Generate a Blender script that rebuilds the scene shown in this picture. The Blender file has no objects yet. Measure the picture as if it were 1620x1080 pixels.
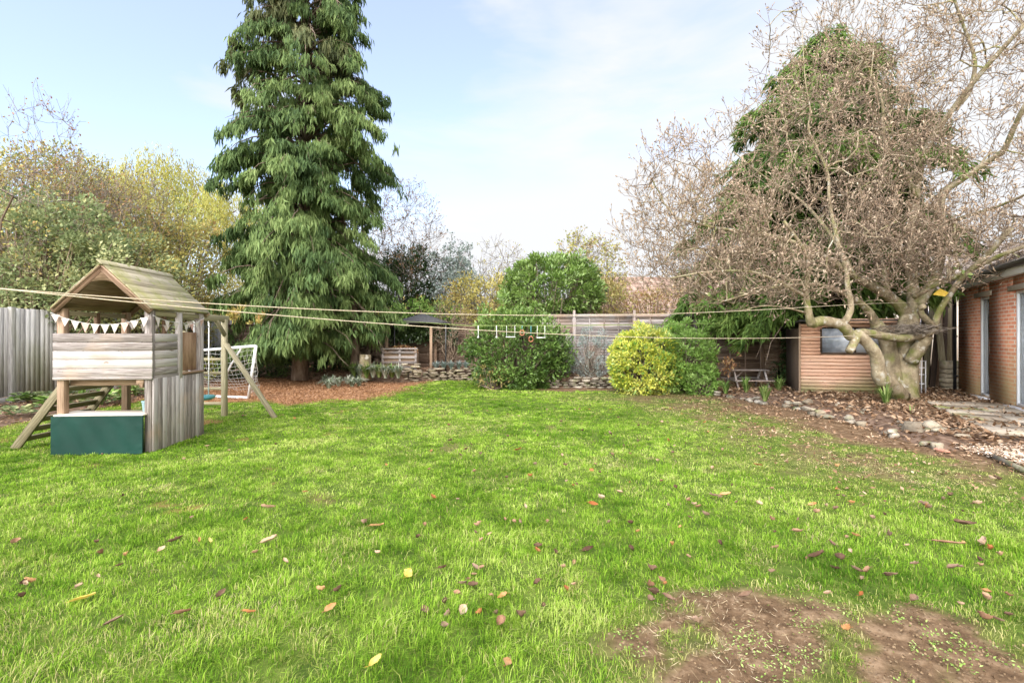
import bpy, math, random
import numpy as np
from mathutils import Vector, Matrix, Euler
R = math.radians
random.seed(7)
rng = np.random.default_rng(11)
S = bpy.context.scene
COL = S.collection

# ------------------------------------------------------------------ camera, sky, sun, exposure
HOR, FPX, CX, CAMZ = 532.0, 750.0, 810.0, 1.5
cam_d = bpy.data.cameras.new("camera")
cam = bpy.data.objects.new("camera", cam_d); COL.objects.link(cam)
cam.location = (0, 0, CAMZ); cam.rotation_euler = (R(90), 0, 0)
cam_d.sensor_width = 36; cam_d.lens = 36 * FPX / 1620
cam_d.shift_y = -(540 - HOR) / 1620
cam_d.clip_end = 2000; cam_d.clip_start = 0.05
S.camera = cam
S.view_settings.view_transform = 'Standard'; S.view_settings.look = 'None'
S.view_settings.exposure = 0.68; S.view_settings.gamma = 1
SUN_EL, SUN_AZ = 42, 198          # azimuth measured clockwise from +Y (view direction)
w = bpy.data.worlds.new("World"); S.world = w; w.use_nodes = True
nt = w.node_tree; nt.nodes.clear()
def WN(t, **k):
    n = nt.nodes.new(t)
    for a, b in k.items(): setattr(n, a, b)
    return n
sky = WN('ShaderNodeTexSky', sky_type='NISHITA', sun_disc=False)
sky.sun_elevation = R(SUN_EL); sky.sun_rotation = R(SUN_AZ)
sky.air_density = 1.0; sky.dust_density = 0.6; sky.ozone_density = 2.0
tc = WN('ShaderNodeTexCoord')
mp = WN('ShaderNodeMapping'); mp.inputs['Scale'].default_value = (1.3, 0.8, 4.5); mp.inputs['Location'].default_value = (0.35, 0.1, 0.3)
n1 = WN('ShaderNodeTexNoise'); n1.inputs['Scale'].default_value = 1.5; n1.inputs['Detail'].default_value = 7; n1.inputs['Roughness'].default_value = 0.52
n1.inputs['Distortion'].default_value = 0.35
sep = WN('ShaderNodeSeparateXYZ')
# thin cloud sheet: thicker to the right and towards the horizon, open at the upper left
ma = WN('ShaderNodeMath', operation='MULTIPLY_ADD'); ma.inputs[1].default_value = 0.42
mb = WN('ShaderNodeMath', operation='MULTIPLY_ADD'); mb.inputs[1].default_value = -0.75
rp = WN('ShaderNodeValToRGB')
rp.color_ramp.elements[0].position = 0.40; rp.color_ramp.elements[0].color = (0.30, 0.30, 0.30, 1)
rp.color_ramp.elements[1].position = 0.61; rp.color_ramp.elements[1].color = (1, 1, 1, 1)
cc = WN('ShaderNodeCombineXYZ')
CLOUD = (5.6, 5.68, 5.88)
for i in range(3): cc.inputs[i].default_value = CLOUD[i]
mix = WN('ShaderNodeMix', data_type='RGBA')
bg = WN('ShaderNodeBackground'); bg.inputs['Strength'].default_value = 0.11
hs = WN('ShaderNodeHueSaturation'); hs.inputs['Saturation'].default_value = 0.95; hs.inputs['Value'].default_value = 2.45; hs.inputs['Hue'].default_value = 0.507
wo = WN('ShaderNodeOutputWorld')
L = nt.links.new
L(tc.outputs['Generated'], mp.inputs['Vector']); L(mp.outputs['Vector'], n1.inputs['Vector'])
L(tc.outputs['Generated'], sep.inputs[0])
L(sep.outputs['X'], ma.inputs[0]); L(n1.outputs['Fac'], ma.inputs[2])
L(sep.outputs['Z'], mb.inputs[0]); L(ma.outputs[0], mb.inputs[2])
mo = WN('ShaderNodeMath', operation='ADD'); mo.inputs[1].default_value = 0.30
L(mb.outputs[0], mo.inputs[0]); L(mo.outputs[0], rp.inputs[0])
L(sky.outputs[0], hs.inputs['Color']); L(hs.outputs[0], mix.inputs['A']); L(cc.outputs[0], mix.inputs['B'])
L(rp.outputs[0], mix.inputs['Factor']); 
# added fill light: sky on the sun's side, behind the viewer, brightened and warmed
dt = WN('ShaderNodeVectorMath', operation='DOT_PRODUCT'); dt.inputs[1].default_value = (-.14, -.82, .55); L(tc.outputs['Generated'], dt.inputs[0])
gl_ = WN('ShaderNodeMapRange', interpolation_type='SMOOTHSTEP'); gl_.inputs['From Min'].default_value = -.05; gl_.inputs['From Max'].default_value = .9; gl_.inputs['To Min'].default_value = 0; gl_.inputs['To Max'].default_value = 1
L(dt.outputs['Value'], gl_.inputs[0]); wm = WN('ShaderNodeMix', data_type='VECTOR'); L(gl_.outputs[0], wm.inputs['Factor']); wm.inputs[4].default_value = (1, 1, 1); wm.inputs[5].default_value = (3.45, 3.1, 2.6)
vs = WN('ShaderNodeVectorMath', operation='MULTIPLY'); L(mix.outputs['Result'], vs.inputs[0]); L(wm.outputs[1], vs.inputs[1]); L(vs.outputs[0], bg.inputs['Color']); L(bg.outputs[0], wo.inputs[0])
sd = bpy.data.lights.new("sun", 'SUN'); sun = bpy.data.objects.new("sun", sd); COL.objects.link(sun)
sd.energy = 2.4; sd.angle = R(60); sd.color = (1.0, 0.93, 0.82)
sun.rotation_euler = (R(90 - SUN_EL), 0, R(180 - SUN_AZ))
sun.location = (0, -5, 12)
# rotation check: a sun lamp shines along its local -Z
az = R(SUN_AZ); to_sun = Vector((math.sin(az) * math.cos(R(SUN_EL)), math.cos(az) * math.cos(R(SUN_EL)), math.sin(R(SUN_EL))))
sun.rotation_euler = to_sun.to_track_quat('Z', 'Y').to_euler()
S.cycles.max_bounces = 6; S.cycles.transparent_max_bounces = 8

# ------------------------------------------------------------------ helpers
def P(u, v, Y): return np.array(((u - CX) / FPX * Y, Y, CAMZ - (v - HOR) / FPX * Y))
def G(u, v, z=0.0):
    Y = (CAMZ - z) * FPX / (v - HOR)
    return np.array(((u - CX) / FPX * Y, Y))
def unit(a):
    a = np.asarray(a, float); return a / np.maximum(np.linalg.norm(a, axis=-1, keepdims=True), 1e-9)
_lat = np.random.default_rng(3).random((257, 257))
def vn(x, y, s, seed=0):
    x = np.asarray(x, float) / s + 31.7 * seed + 1000; y = np.asarray(y, float) / s + 17.3 * seed + 1000
    xi = np.floor(x).astype(int); yi = np.floor(y).astype(int); fx = x - xi; fy = y - yi
    fx = fx * fx * (3 - 2 * fx); fy = fy * fy * (3 - 2 * fy)
    a = _lat[xi % 256, yi % 256]; b = _lat[(xi + 1) % 256, yi % 256]
    c = _lat[xi % 256, (yi + 1) % 256]; d = _lat[(xi + 1) % 256, (yi + 1) % 256]
    return (a * (1 - fx) + b * fx) * (1 - fy) + (c * (1 - fx) + d * fx) * fy
def fbm(x, y, s, seed=0): return 0.55 * vn(x, y, s, seed) + 0.3 * vn(x, y, s / 2.1, seed + 1) + 0.15 * vn(x, y, s / 4.3, seed + 2)
def sst(x, a, b):
    t = np.clip((x - a) / (b - a), 0, 1); return t * t * (3 - 2 * t)

def tag(o, label=None, cat=None, group=None, kind=None):
    if label: o['label'] = label
    if cat: o['category'] = cat
    if group: o['group'] = group
    if kind: o['kind'] = kind
    return o
def empty(name, label, cat, loc=(0, 0, 0), rz=0, group=None):
    o = bpy.data.objects.new(name, None); COL.objects.link(o); o.empty_display_size = 0.2
    o.location = loc; o.rotation_euler = (0, 0, rz)
    return tag(o, label, cat, group)

class MB:
    """collects geometry; build() links it as ONE mesh object"""
    def __init__(s): s.V = []; s.F = []; s.R = []; s.Gc = []; s.n = 0
    def add(s, V, F, rnd=None, gc=None):
        V = np.asarray(V, np.float32).reshape(-1, 3); n = len(V)
        for f in (F if isinstance(F, list) else [F]): s.F.append(np.asarray(f, np.int64) + s.n)
        if rnd is None: rnd = random.random()
        s.R.append(np.broadcast_to(np.asarray(rnd, np.float32), (n,)).copy())
        s.Gc.append(V if gc is None else np.asarray(gc, np.float32)); s.V.append(V); s.n += n
        return s
    def box(s, c, d, rot=None, rnd=None, M=None, taper=None):
        d = np.array(d, float) / 2
        v = np.array([(x, y, z) for x in (-1, 1) for y in (-1, 1) for z in (-1, 1)], float) * d
        loc = v.copy()
        if taper is not None: v[v[:, 2] > 0, :2] *= taper
        if rot is not None: v = v @ np.array(Euler(rot).to_matrix()).T
        v = v + np.array(c, float)
        if M is not None: v = v @ M[:3, :3].T + M[:3, 3]
        ax = np.argsort(-d); gc = loc[:, ax] + np.array([random.uniform(0, 40), random.uniform(0, 9), 0])
        q = np.array([(0, 1, 3, 2), (4, 6, 7, 5), (0, 4, 5, 1), (2, 3, 7, 6), (0, 2, 6, 4), (1, 5, 7, 3)])
        return s.add(v, q, rnd, gc)
    def bar(s, a, b, w, t, rnd=None, up=(0, 0, 1)):
        """a rectangular bar from a to b: w across, t along the 'up' side"""
        a = np.array(a, float); b = np.array(b, float); ln = np.linalg.norm(b - a); x = (b - a) / ln
        up = np.array(up, float)
        if abs(x @ up) > 0.98: up = np.array((0, 1., 0))
        y = unit(np.cross(up, x)); z = np.cross(x, y)
        M = np.eye(4); M[:3, 0] = x; M[:3, 1] = y; M[:3, 2] = z; M[:3, 3] = (a + b) / 2
        return s.box((0, 0, 0), (ln, w, t), rnd=rnd, M=M)
    def tubes(s, A, rad, k=5, rnd=None, caps=True):
        """A: (N,K,3) polylines, rad: (N,K)"""
        A = np.asarray(A, float); rad = np.asarray(rad, float); N, K, _ = A.shape
        T = np.empty_like(A); T[:, 1:-1] = A[:, 2:] - A[:, :-2]; T[:, 0] = A[:, 1] - A[:, 0]; T[:, -1] = A[:, -1] - A[:, -2]
        T = unit(T); ref = np.zeros((N, 1, 3)); m = np.abs(T[:, :, 2].mean(1)) > 0.8
        ref[:, 0, 2] = 1; ref[m, 0, 2] = 0; ref[m, 0, 0] = 1
        B = unit(np.cross(T, ref)); C = np.cross(T, B)
        an = np.arange(k) * 2 * np.pi / k
        V = A[:, :, None] + rad[:, :, None, None] * (B[:, :, None] * np.cos(an)[None, None, :, None] + C[:, :, None] * np.sin(an)[None, None, :, None])
        idx = np.arange(N * K * k).reshape(N, K, k); nx = np.roll(idx, -1, 2)
        F = np.stack([idx[:, :-1], nx[:, :-1], nx[:, 1:], idx[:, 1:]], -1).reshape(-1, 4)
        Fs = [F]
        if caps and k == 4: Fs.append(idx[:, 0][:, ::-1]); Fs.append(idx[:, -1])
        elif caps and k > 4:
            Fs.append(idx[:, 0][:, ::-1].reshape(-1, k)); Fs.append(idx[:, -1].reshape(-1, k))
        if rnd is None: rnd = rng.random(N)
        rr = np.broadcast_to(np.asarray(rnd, float).reshape(-1, 1, 1), (N, K, k)).reshape(-1)
        seg = np.concatenate([np.zeros((N, 1)), np.cumsum(np.linalg.norm(np.diff(A, axis=1), axis=2), 1)], 1)
        gc = np.zeros((N, K, k, 3)); gc[..., 0] = seg[:, :, None] + rr.reshape(N, K, k) * 30
        gc[..., 1] = rad[:, :, None] * np.cos(an); gc[..., 2] = rad[:, :, None] * np.sin(an)
        return s.add(V.reshape(-1, 3), Fs, rr, gc.reshape(-1, 3))
    def tube(s, pts, r, k=8, rnd=None):
        pts = np.array(pts, float); r = np.full(len(pts), r) if np.isscalar(r) else np.array(r, float)
        return s.tubes(pts[None], r[None], k, None if rnd is None else np.array([rnd]))
    def leaves(s, Pn, A, N, Ln, W, rnd=None, fold=0.25, wide=0.45, tipbend=0.0):
        """folded four-cornered leaves"""
        Pn = np.asarray(Pn, float); n = len(Pn); A = unit(np.broadcast_to(A, (n, 3))); N = np.broadcast_to(N, (n, 3))
        Sd = unit(np.cross(A, N)); N = np.cross(Sd, A)
        Ln = np.broadcast_to(Ln, (n,))[:, None]; W = np.broadcast_to(W, (n,))[:, None]
        mid = Pn + A * Ln * wide
        V = np.stack([Pn, mid + Sd * W / 2 + N * W * fold, Pn + A * Ln + N * Ln * tipbend, mid - Sd * W / 2 + N * W * fold], 1)
        i = np.arange(n)[:, None] * 4
        F = np.concatenate([i + np.array([[0, 1, 2]]), i + np.array([[0, 2, 3]])])
        if rnd is None: rnd = rng.random(n)
        return s.add(V.reshape(-1, 3), F, np.repeat(np.broadcast_to(rnd, (n,)), 4))
    def build(s, name, mat, parent=None, bevel=0, smooth=False, loc=None):
        V = np.concatenate(s.V); o0 = np.zeros(3)
        if loc is not None: o0 = np.array(loc, float); V = V - o0.astype(np.float32)
        me = bpy.data.meshes.new(name)
        me.vertices.add(len(V)); me.vertices.foreach_set('co', V.astype(np.float32).ravel())
        ls = [len(f) * f.shape[1] for f in s.F]; me.loops.add(sum(ls)); me.polygons.add(sum(len(f) for f in s.F))
        me.loops.foreach_set('vertex_index', np.concatenate([f.ravel() for f in s.F]).astype(np.int32))
        st = []; o = 0
        for f in s.F: st.append(o + np.arange(len(f)) * f.shape[1]); o += len(f) * f.shape[1]
        me.polygons.foreach_set('loop_start', np.concatenate(st).astype(np.int32))
        a = me.attributes.new('rnd', 'FLOAT', 'POINT'); a.data.foreach_set('value', np.concatenate(s.R).astype(np.float32))
        if sum(map(len, s.V)) < 400000:
            a = me.attributes.new('gc', 'FLOAT_VECTOR', 'POINT'); a.data.foreach_set('vector', np.concatenate(s.Gc).astype(np.float32).ravel())
        me.update(calc_edges=True)
        if smooth: me.polygons.foreach_set('use_smooth', np.ones(len(me.polygons), bool))
        me.materials.append(mat)
        ob = bpy.data.objects.new(name, me); COL.objects.link(ob)
        if loc is not None: ob.location = o0
        if parent is not None: ob.parent = parent
        if bevel:
            b = ob.modifiers.new('bevel', 'BEVEL'); b.width = bevel; b.segments = 1; b.limit_method = 'ANGLE'
        return ob

# ------------------------------------------------------------------ materials
def mat(name, base, rough=0.8, scale=(1, 1, 1), nscale=6, detail=4, src='gc', bump=0.0, bscale=None, rvar=0.25, spec=0.3,
        transl=0.0, extra=None, metallic=0.0):
    """base: list of colours along noise; rvar: how far the per-piece 'rnd' value moves along it"""
    m = bpy.data.materials.new(name); m.use_nodes = True; t = m.node_tree; N = t.nodes; K = t.links.new
    b = N['Principled BSDF']; b.inputs['Roughness'].default_value = rough; b.inputs['Specular IOR Level'].default_value = spec
    b.inputs['Metallic'].default_value = metallic
    if src == 'gc':
        a = N.new('ShaderNodeAttribute'); a.attribute_name = 'gc'; vec = a.outputs['Vector']
    else:
        g = N.new('ShaderNodeNewGeometry'); vec = g.outputs['Position']
    mp = N.new('ShaderNodeMapping'); mp.inputs['Scale'].default_value = scale; K(vec, mp.inputs['Vector'])
    nz = N.new('ShaderNodeTexNoise'); nz.inputs['Scale'].default_value = nscale; nz.inputs['Detail'].default_value = detail
    nz.inputs['Roughness'].default_value = 0.6; K(mp.outputs[0], nz.inputs['Vector'])
    r = N.new('ShaderNodeAttribute'); r.attribute_name = 'rnd'
    s1 = N.new('ShaderNodeMath'); s1.operation = 'SUBTRACT'; s1.inputs[1].default_value = 0.5; K(r.outputs['Fac'], s1.inputs[0])
    s2 = N.new('ShaderNodeMath'); s2.operation = 'MULTIPLY_ADD'; s2.inputs[1].default_value = rvar; K(s1.outputs[0], s2.inputs[0]); K(nz.outputs['Fac'], s2.inputs[2])
    cr = N.new('ShaderNodeValToRGB'); els = cr.color_ramp.elements
    n = len(base)
    lo, hi = 0.5 - 0.5 * max(rvar, 0.35), 0.5 + 0.5 * max(rvar, 0.35)
    for i, c in enumerate(base):
        p = lo + (hi - lo) * i / max(n - 1, 1)
        e = els[i] if i < 2 and n > 1 or i == 0 else els.new(p)
        e.position = p; e.color = (*c, 1)
    if n == 1: els[1].color = (*base[0], 1)
    K(s2.outputs[0], cr.inputs[0]); col = cr.outputs[0]
    if extra: col = extra(t, col, vec)
    K(col, b.inputs['Base Color'])
    if bump:
        bn = N.new('ShaderNodeBump'); bn.inputs['Strength'].default_value = bump; bn.inputs['Distance'].default_value = 0.02
        h = nz.outputs['Fac']
        if bscale:
            n2 = N.new('ShaderNodeTexNoise'); n2.inputs['Scale'].default_value = bscale; n2.inputs['Detail'].default_value = 5; K(mp.outputs[0], n2.inputs['Vector']); h = n2.outputs['Fac']
        K(h, bn.inputs['Height']); K(bn.outputs[0], b.inputs['Normal'])
    if transl:
        tr = N.new('ShaderNodeBsdfTranslucent'); K(col, tr.inputs['Color'])
        mx = N.new('ShaderNodeMixShader'); mx.inputs[0].default_value = transl
        K(b.outputs[0], mx.inputs[1]); K(tr.outputs[0], mx.inputs[2]); K(mx.outputs[0], N['Material Output'].inputs[0])
    return m
def patch(color, scale, lo, hi, pos='Position', stretch=(1, 1, 1)):
    """stains, moss: a second colour where a noise is high"""
    def f(t, col, vec):
        N = t.nodes; K = t.links.new
        mp = N.new('ShaderNodeMapping'); mp.inputs['Scale'].default_value = stretch
        if pos == 'Position':
            g = N.new('ShaderNodeNewGeometry'); K(g.outputs['Position'], mp.inputs[0])
        else: K(vec, mp.inputs[0])
        nz = N.new('ShaderNodeTexNoise'); nz.inputs['Scale'].default_value = scale; nz.inputs['Detail'].default_value = 5; K(mp.outputs[0], nz.inputs['Vector'])
        mr = N.new('ShaderNodeMapRange'); mr.inputs['From Min'].default_value = lo; mr.inputs['From Max'].default_value = hi; K(nz.outputs['Fac'], mr.inputs[0])
        mx = N.new('ShaderNodeMix'); mx.data_type = 'RGBA'; K(mr.outputs[0], mx.inputs['Factor']); K(col, mx.inputs['A']); mx.inputs['B'].default_value = (*color, 1)
        return mx.outputs['Result']
    return f
def both(*fs):
    def f(t, col, vec):
        for g in fs: col = g(t, col, vec)
        return col
    return f
WG = (1.1, 30, 30)
M = {}
M['wood'] = mat('weathered_wood', [(.16, .135, .122), (.29, .257, .238), (.39, .355, .335), (.46, .43, .41)], .85, WG, 3, 5, bump=.25, rvar=.3,
                extra=both(patch((.36, .27, .20), 2.2, .58, .8), patch((.12, .08, .06), 9, .68, .74, 'gc', (1, 2.5, 2.5))))
M['wood_warm'] = mat('warm_wood', [(.15, .09, .055), (.26, .175, .115), (.37, .265, .185)], .85, WG, 3, 5, bump=.25, rvar=.3)
M['wood_green'] = mat('green_stained_wood', [(.14, .12, .07), (.25, .22, .135), (.36, .325, .215)], .85, WG, 3, 5, bump=.25, rvar=.25)
M['roof_wood'] = mat('mossy_roof_boards', [(.17, .145, .095), (.30, .265, .18), (.40, .36, .26)], .9, WG, 2.5, 5, bump=.3, rvar=.25,
                     extra=both(patch((.25, .24, .10), 3.5, .45, .68), patch((.19, .205, .065), 11, .55, .70)))
M['fence_grey'] = mat('grey_fence_boards', [(.28, .27, .26), (.42, .41, .40), (.52, .51, .50), (.60, .59, .58)], .9, WG, 2.5, 5, bump=.25, rvar=.35,
                      extra=patch((.26, .28, .17), 1.2, .5, .72, stretch=(1, 1, .4)))
M['fence_lap'] = mat('lavender_grey_lap', [(.12, .10, .09), (.21, .185, .175), (.31, .275, .26), (.39, .35, .335)], .9, WG, 2.5, 5, bump=.3, rvar=.45,
                     extra=patch((.30, .19, .12), 1.1, .5, .7))
M['fence_brown'] = mat('brown_lap', [(.10, .065, .045), (.19, .13, .09), (.29, .21, .16)], .9, WG, 2.5, 5, bump=.3, rvar=.4)
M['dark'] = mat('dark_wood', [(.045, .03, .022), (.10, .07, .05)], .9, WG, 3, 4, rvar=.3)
def shed_green(t, col, vec):
    """algae along the foot of the boards"""
    N = t.nodes; K = t.links.new; g = N.new('ShaderNodeNewGeometry'); s = N.new('ShaderNodeSeparateXYZ'); K(g.outputs['Position'], s.inputs[0])
    nz = N.new('ShaderNodeTexNoise'); nz.inputs['Scale'].default_value = 1.6; nz.inputs['Detail'].default_value = 5; K(g.outputs['Position'], nz.inputs['Vector'])
    a = N.new('ShaderNodeMath'); a.operation = 'MULTIPLY_ADD'; a.inputs[1].default_value = -1.3; K(s.outputs['Z'], a.inputs[0]); K(nz.outputs['Fac'], a.inputs[2])
    mr = N.new('ShaderNodeMapRange'); mr.inputs['From Min'].default_value = -.25; mr.inputs['From Max'].default_value = .35; K(a.outputs[0], mr.inputs[0])
    mx = N.new('ShaderNodeMix'); mx.data_type = 'RGBA'; K(mr.outputs[0], mx.inputs['Factor']); K(col, mx.inputs['A']); mx.inputs['B'].default_value = (.22, .21, .09, 1)
    return mx.outputs['Result']
M['shed'] = mat('larch_cladding', [(.50, .28, .18), (.64, .39, .27), (.72, .47, .34)], .8, WG, 2.0, 4, bump=.2, rvar=.35,
                extra=both(patch((.16, .06, .03), 8, .66, .72, 'gc', (1.4, 3, 3)), shed_green))
M['bark'] = mat('smooth_tan_bark', [(.15, .12, .075), (.29, .235, .15), (.42, .36, .25)], .88, (1, 1, .7), 7, 8, src='pos', bump=1.0, bscale=30, rvar=.15,
                extra=both(patch((.19, .20, .06), 3.2, .50, .68), patch((.46, .43, .36), 7, .60, .68)))
M['twig'] = mat('magnolia_twigs', [(.11, .075, .05), (.22, .16, .11), (.35, .275, .195)], .8, (1, 1, 1), 3, 2, src='pos', rvar=.6)
M['bud'] = mat('magnolia_buds', [(.19, .13, .085), (.31, .225, .155), (.43, .345, .25)], .8, (1, 1, 1), 8, 2, src='pos', rvar=.6)
M['bark_dark'] = mat('dark_bark', [(.08, .055, .038), (.16, .12, .088), (.26, .205, .155)], .9, (1, 1, .3), 9, 5, src='pos', bump=.6)
M['twig_grey'] = mat('grey_twigs', [(.10, .08, .06), (.20, .165, .13), (.31, .265, .22)], .85, (1, 1, 1), 3, 2, src='pos', rvar=.6)
def leafm(name, cols, tr=.3, ns=1.2, rvar=.7, rough=.55, spec=.18): return mat(name, cols, rough, (1, 1, 1), ns, 3, src='pos', rvar=rvar, transl=tr, spec=spec)
M['grass'] = leafm('grass_blades', [(.075, .17, .014), (.175, .325, .026), (.31, .47, .05), (.48, .57, .15)], .35, .55, .62, .7, .04)
M['grass_dry'] = leafm('thin_dry_grass', [(.20, .24, .05), (.34, .37, .10), (.48, .44, .18), (.50, .42, .24)], .3, .8, .7, .8, .04)
M['conifer'] = leafm('weeping_conifer_sprays', [(.050, .095, .035), (.10, .165, .055), (.18, .26, .085), (.30, .385, .15)], .3, .7, .75, .6)
M['conifer_br'] = leafm('brownish_conifer_sprays', [(.06, .085, .035), (.12, .14, .055), (.19, .19, .09)], .25, 1, .7)
M['cypress'] = leafm('cypress_sprays', [(.035, .075, .018), (.085, .15, .03), (.16, .25, .055), (.27, .37, .10)], .3, .8, .75, .6)
M['laurel'] = leafm('laurel_leaves', [(.04, .085, .018), (.10, .175, .032), (.18, .28, .06), (.29, .40, .14)], .2, 1.5, .75, .35, .5)
M['bush'] = leafm('dark_bush_leaves', [(.022, .055, .012), (.058, .115, .022), (.11, .19, .038), (.19, .30, .07)], .2, 1.3, .75, .4, .45)
M['choisya_y'] = leafm('yellow_shrub_leaves', [(.26, .34, .04), (.48, .54, .07), (.66, .66, .12), (.76, .74, .24)], .3, 1.5, .7)
M['choisya_g'] = leafm('green_shrub_leaves', [(.09, .19, .03), (.18, .32, .06), (.27, .42, .10), (.36, .50, .17)], .25, 1.5, .7)
M['willow'] = leafm('yellow_willow_leaves', [(.22, .20, .04), (.35, .33, .07), (.44, .42, .11), (.34, .38, .11)], .35, .35, .55)
M['bramble'] = leafm('bramble_leaves', [(.06, .10, .045), (.17, .23, .10), (.33, .39, .19), (.56, .56, .28)], .3, .9, .8)
M['bramble_y'] = leafm('autumn_shrub_leaves', [(.16, .12, .04), (.34, .29, .08), (.52, .48, .15), (.40, .26, .11)], .3, .7, .8)
M['redleaf'] = leafm('russet_leaves', [(.22, .10, .05), (.35, .20, .10), (.42, .30, .13)], .3, 1, .8)
M['grey_leaf'] = leafm('blue_grey_leaves', [(.18, .23, .20), (.28, .34, .31), (.40, .46, .43)], .25, 1, .7)
M['silver'] = leafm('silvery_leaves', [(.12, .17, .10), (.24, .30, .20), (.42, .46, .36), (.52, .52, .44)], .2, 2, .8)
M['strap'] = leafm('strap_leaves', [(.08, .15, .03), (.17, .27, .06), (.32, .38, .14)], .25, 2, .7)
M['yew'] = leafm('yew_needles', [(.014, .030, .010), (.030, .058, .018), (.055, .09, .03)], .1, 1.5, .7)
M['pale_leaf'] = leafm('sparse_yellow_leaves', [(.28, .30, .08), (.42, .40, .13), (.38, .24, .12)], .3, 1, .8)
M['ivy'] = leafm('ivy_leaves', [(.02, .045, .012), (.045, .085, .02), (.09, .14, .05)], .15, 2, .8, .4, .5)
M['litter'] = leafm('brown_leaf_litter', [(.10, .055, .03), (.21, .125, .07), (.33, .215, .13), (.46, .34, .23)], .1, 3, .95, .8, .05)
M['needles'] = leafm('orange_needle_litter', [(.17, .09, .05), (.30, .165, .09), (.42, .26, .15)], .1, 2, .85, .9, .1)
M['leaf_orange'] = leafm('orange_fallen_leaf', [(.30, .11, .04), (.42, .20, .08), (.52, .31, .15)], .2, 20, .6, .7, .05)
M['leaf_yellow'] = leafm('yellow_fallen_leaf', [(.62, .42, .06), (.74, .56, .14), (.75, .62, .25)], .3, 20, .5, .5)
M['leaf_brown'] = leafm('brown_fallen_leaf', [(.08, .045, .03), (.17, .105, .07), (.29, .20, .14)], .1, 20, .9, .8, .06)
M['leaf_pink'] = leafm('pinkish_fallen_leaf', [(.22, .12, .07), (.38, .24, .15), (.50, .37, .26)], .12, 20, .9, .8, .06)
M['stone'] = mat('limestone', [(.15, .12, .085), (.27, .225, .16), (.40, .345, .255)], .9, (1, 1, 1), 7, 6, src='pos', bump=.6, bscale=25, rvar=.5,
                 extra=patch((.19, .20, .07), 5, .58, .72))
M['stone_dark'] = mat('damp_stone', [(.13, .11, .085), (.26, .225, .175), (.40, .35, .28)], .9, (1, 1, 1), 7, 6, src='pos', bump=.6, bscale=25, rvar=.6,
                      extra=patch((.12, .13, .05), 5, .5, .7))
M['stone_red'] = mat('red_brick_lump', [(.40, .18, .12), (.52, .27, .19)], .9, (1, 1, 1), 9, 5, src='pos', bump=.4)
M['slab'] = mat('sandstone_slab', [(.24, .195, .14), (.36, .30, .225), (.45, .39, .30)], .9, (1, 1, 1), 3, 6, src='pos', bump=.3, bscale=30, rvar=.4,
                extra=both(patch((.22, .24, .05), 1.3, .57, .68), patch((.16, .12, .085), 6, .60, .70)))
M['white_metal'] = mat('white_plastic', [(.66, .67, .69), (.78, .78, .79)], .45, (1, 1, 1), 4, 3, rvar=.1, spec=.5)
M['rope'] = mat('clothes_line', [(.44, .36, .25), (.58, .50, .38)], .7, (1, 1, 1), 60, 2)
M['rope_w'] = mat('white_rope', [(.60, .60, .58), (.75, .75, .72)], .7, (1, 1, 1), 60, 2)
M['tarp'] = mat('green_tarpaulin', [(.003, .028, .021), (.005, .040, .030)], .62, (1, 1, 1), 3, 4, bump=.25, bscale=5, spec=.25)
M['counter'] = mat('pale_board', [(.50, .44, .36), (.60, .54, .46)], .8, WG, 3, 4)
M['teal'] = mat('teal_plastic', [(.06, .24, .25), (.10, .33, .33)], .4, (1, 1, 1), 5, 3, spec=.5)
M['blue'] = mat('pale_blue_plastic', [(.35, .58, .68), (.45, .66, .74)], .4, (1, 1, 1), 5, 3, spec=.5)
M['cloth_w'] = mat('cream_flag', [(.62, .56, .50), (.72, .67, .62)], .9, (1, 1, 1), 14, 3, transl=.25)
M['cloth_p'] = mat('pink_flag', [(.60, .38, .33), (.66, .48, .43)], .9, (1, 1, 1), 40, 2, transl=.25)
M['black'] = mat('black_plastic', [(.010, .011, .013), (.020, .021, .023)], .35, (1, 1, 1), 5, 3, spec=.5)
M['felt'] = mat('roofing_felt', [(.05, .05, .052), (.09, .09, .09)], .9, (1, 1, 1), 12, 4, src='pos', bump=.3)
M['tile'] = mat('roof_tiles', [(.13, .105, .09), (.22, .185, .16), (.30, .26, .23)], .9, (1, 1, 1), 5, 4, src='pos', rvar=.6, bump=.3)
M['tile_pink'] = mat('pink_roof_tiles', [(.20, .13, .095), (.30, .205, .155), (.38, .28, .22)], .9, (1, 1, 1), 5, 4, src='pos', rvar=.6)
M['render'] = mat('pale_render', [(.48, .43, .36), (.56, .51, .44)], .9, (1, 1, 1), 3, 3, src='pos')
M['upvc'] = mat('white_upvc', [(.70, .70, .71), (.78, .78, .78)], .4, (1, 1, 1), 3, 2, spec=.5)
M['lintel'] = mat('concrete_lintel', [(.36, .30, .24), (.46, .40, .33)], .9, (1, 1, 1), 9, 4, bump=.2)
M['blind'] = mat('grey_blind', [(.30, .31, .33), (.40, .41, .43)], .7, (1, 1, 1), 3, 2)
M['ring'] = mat('orange_ring', [(.34, .12, .07), (.42, .18, .10)], .5, (1, 1, 1), 9, 2)
M['chip'] = leafm('bark_chips', [(.30, .20, .13), (.45, .33, .23), (.58, .46, .34), (.66, .56, .45)], .0, 4, .9, .9, .1)
m = mat('film_covered_glass', [(.13, .15, .18), (.26, .29, .34), (.52, .56, .62)], .18, (1, 1, 1), 2.2, 3, src='pos', rvar=.1, spec=.6, bump=.6); M['film'] = m
m = bpy.data.materials.new('window_glass'); m.use_nodes = True; b = m.node_tree.nodes['Principled BSDF']
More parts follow.
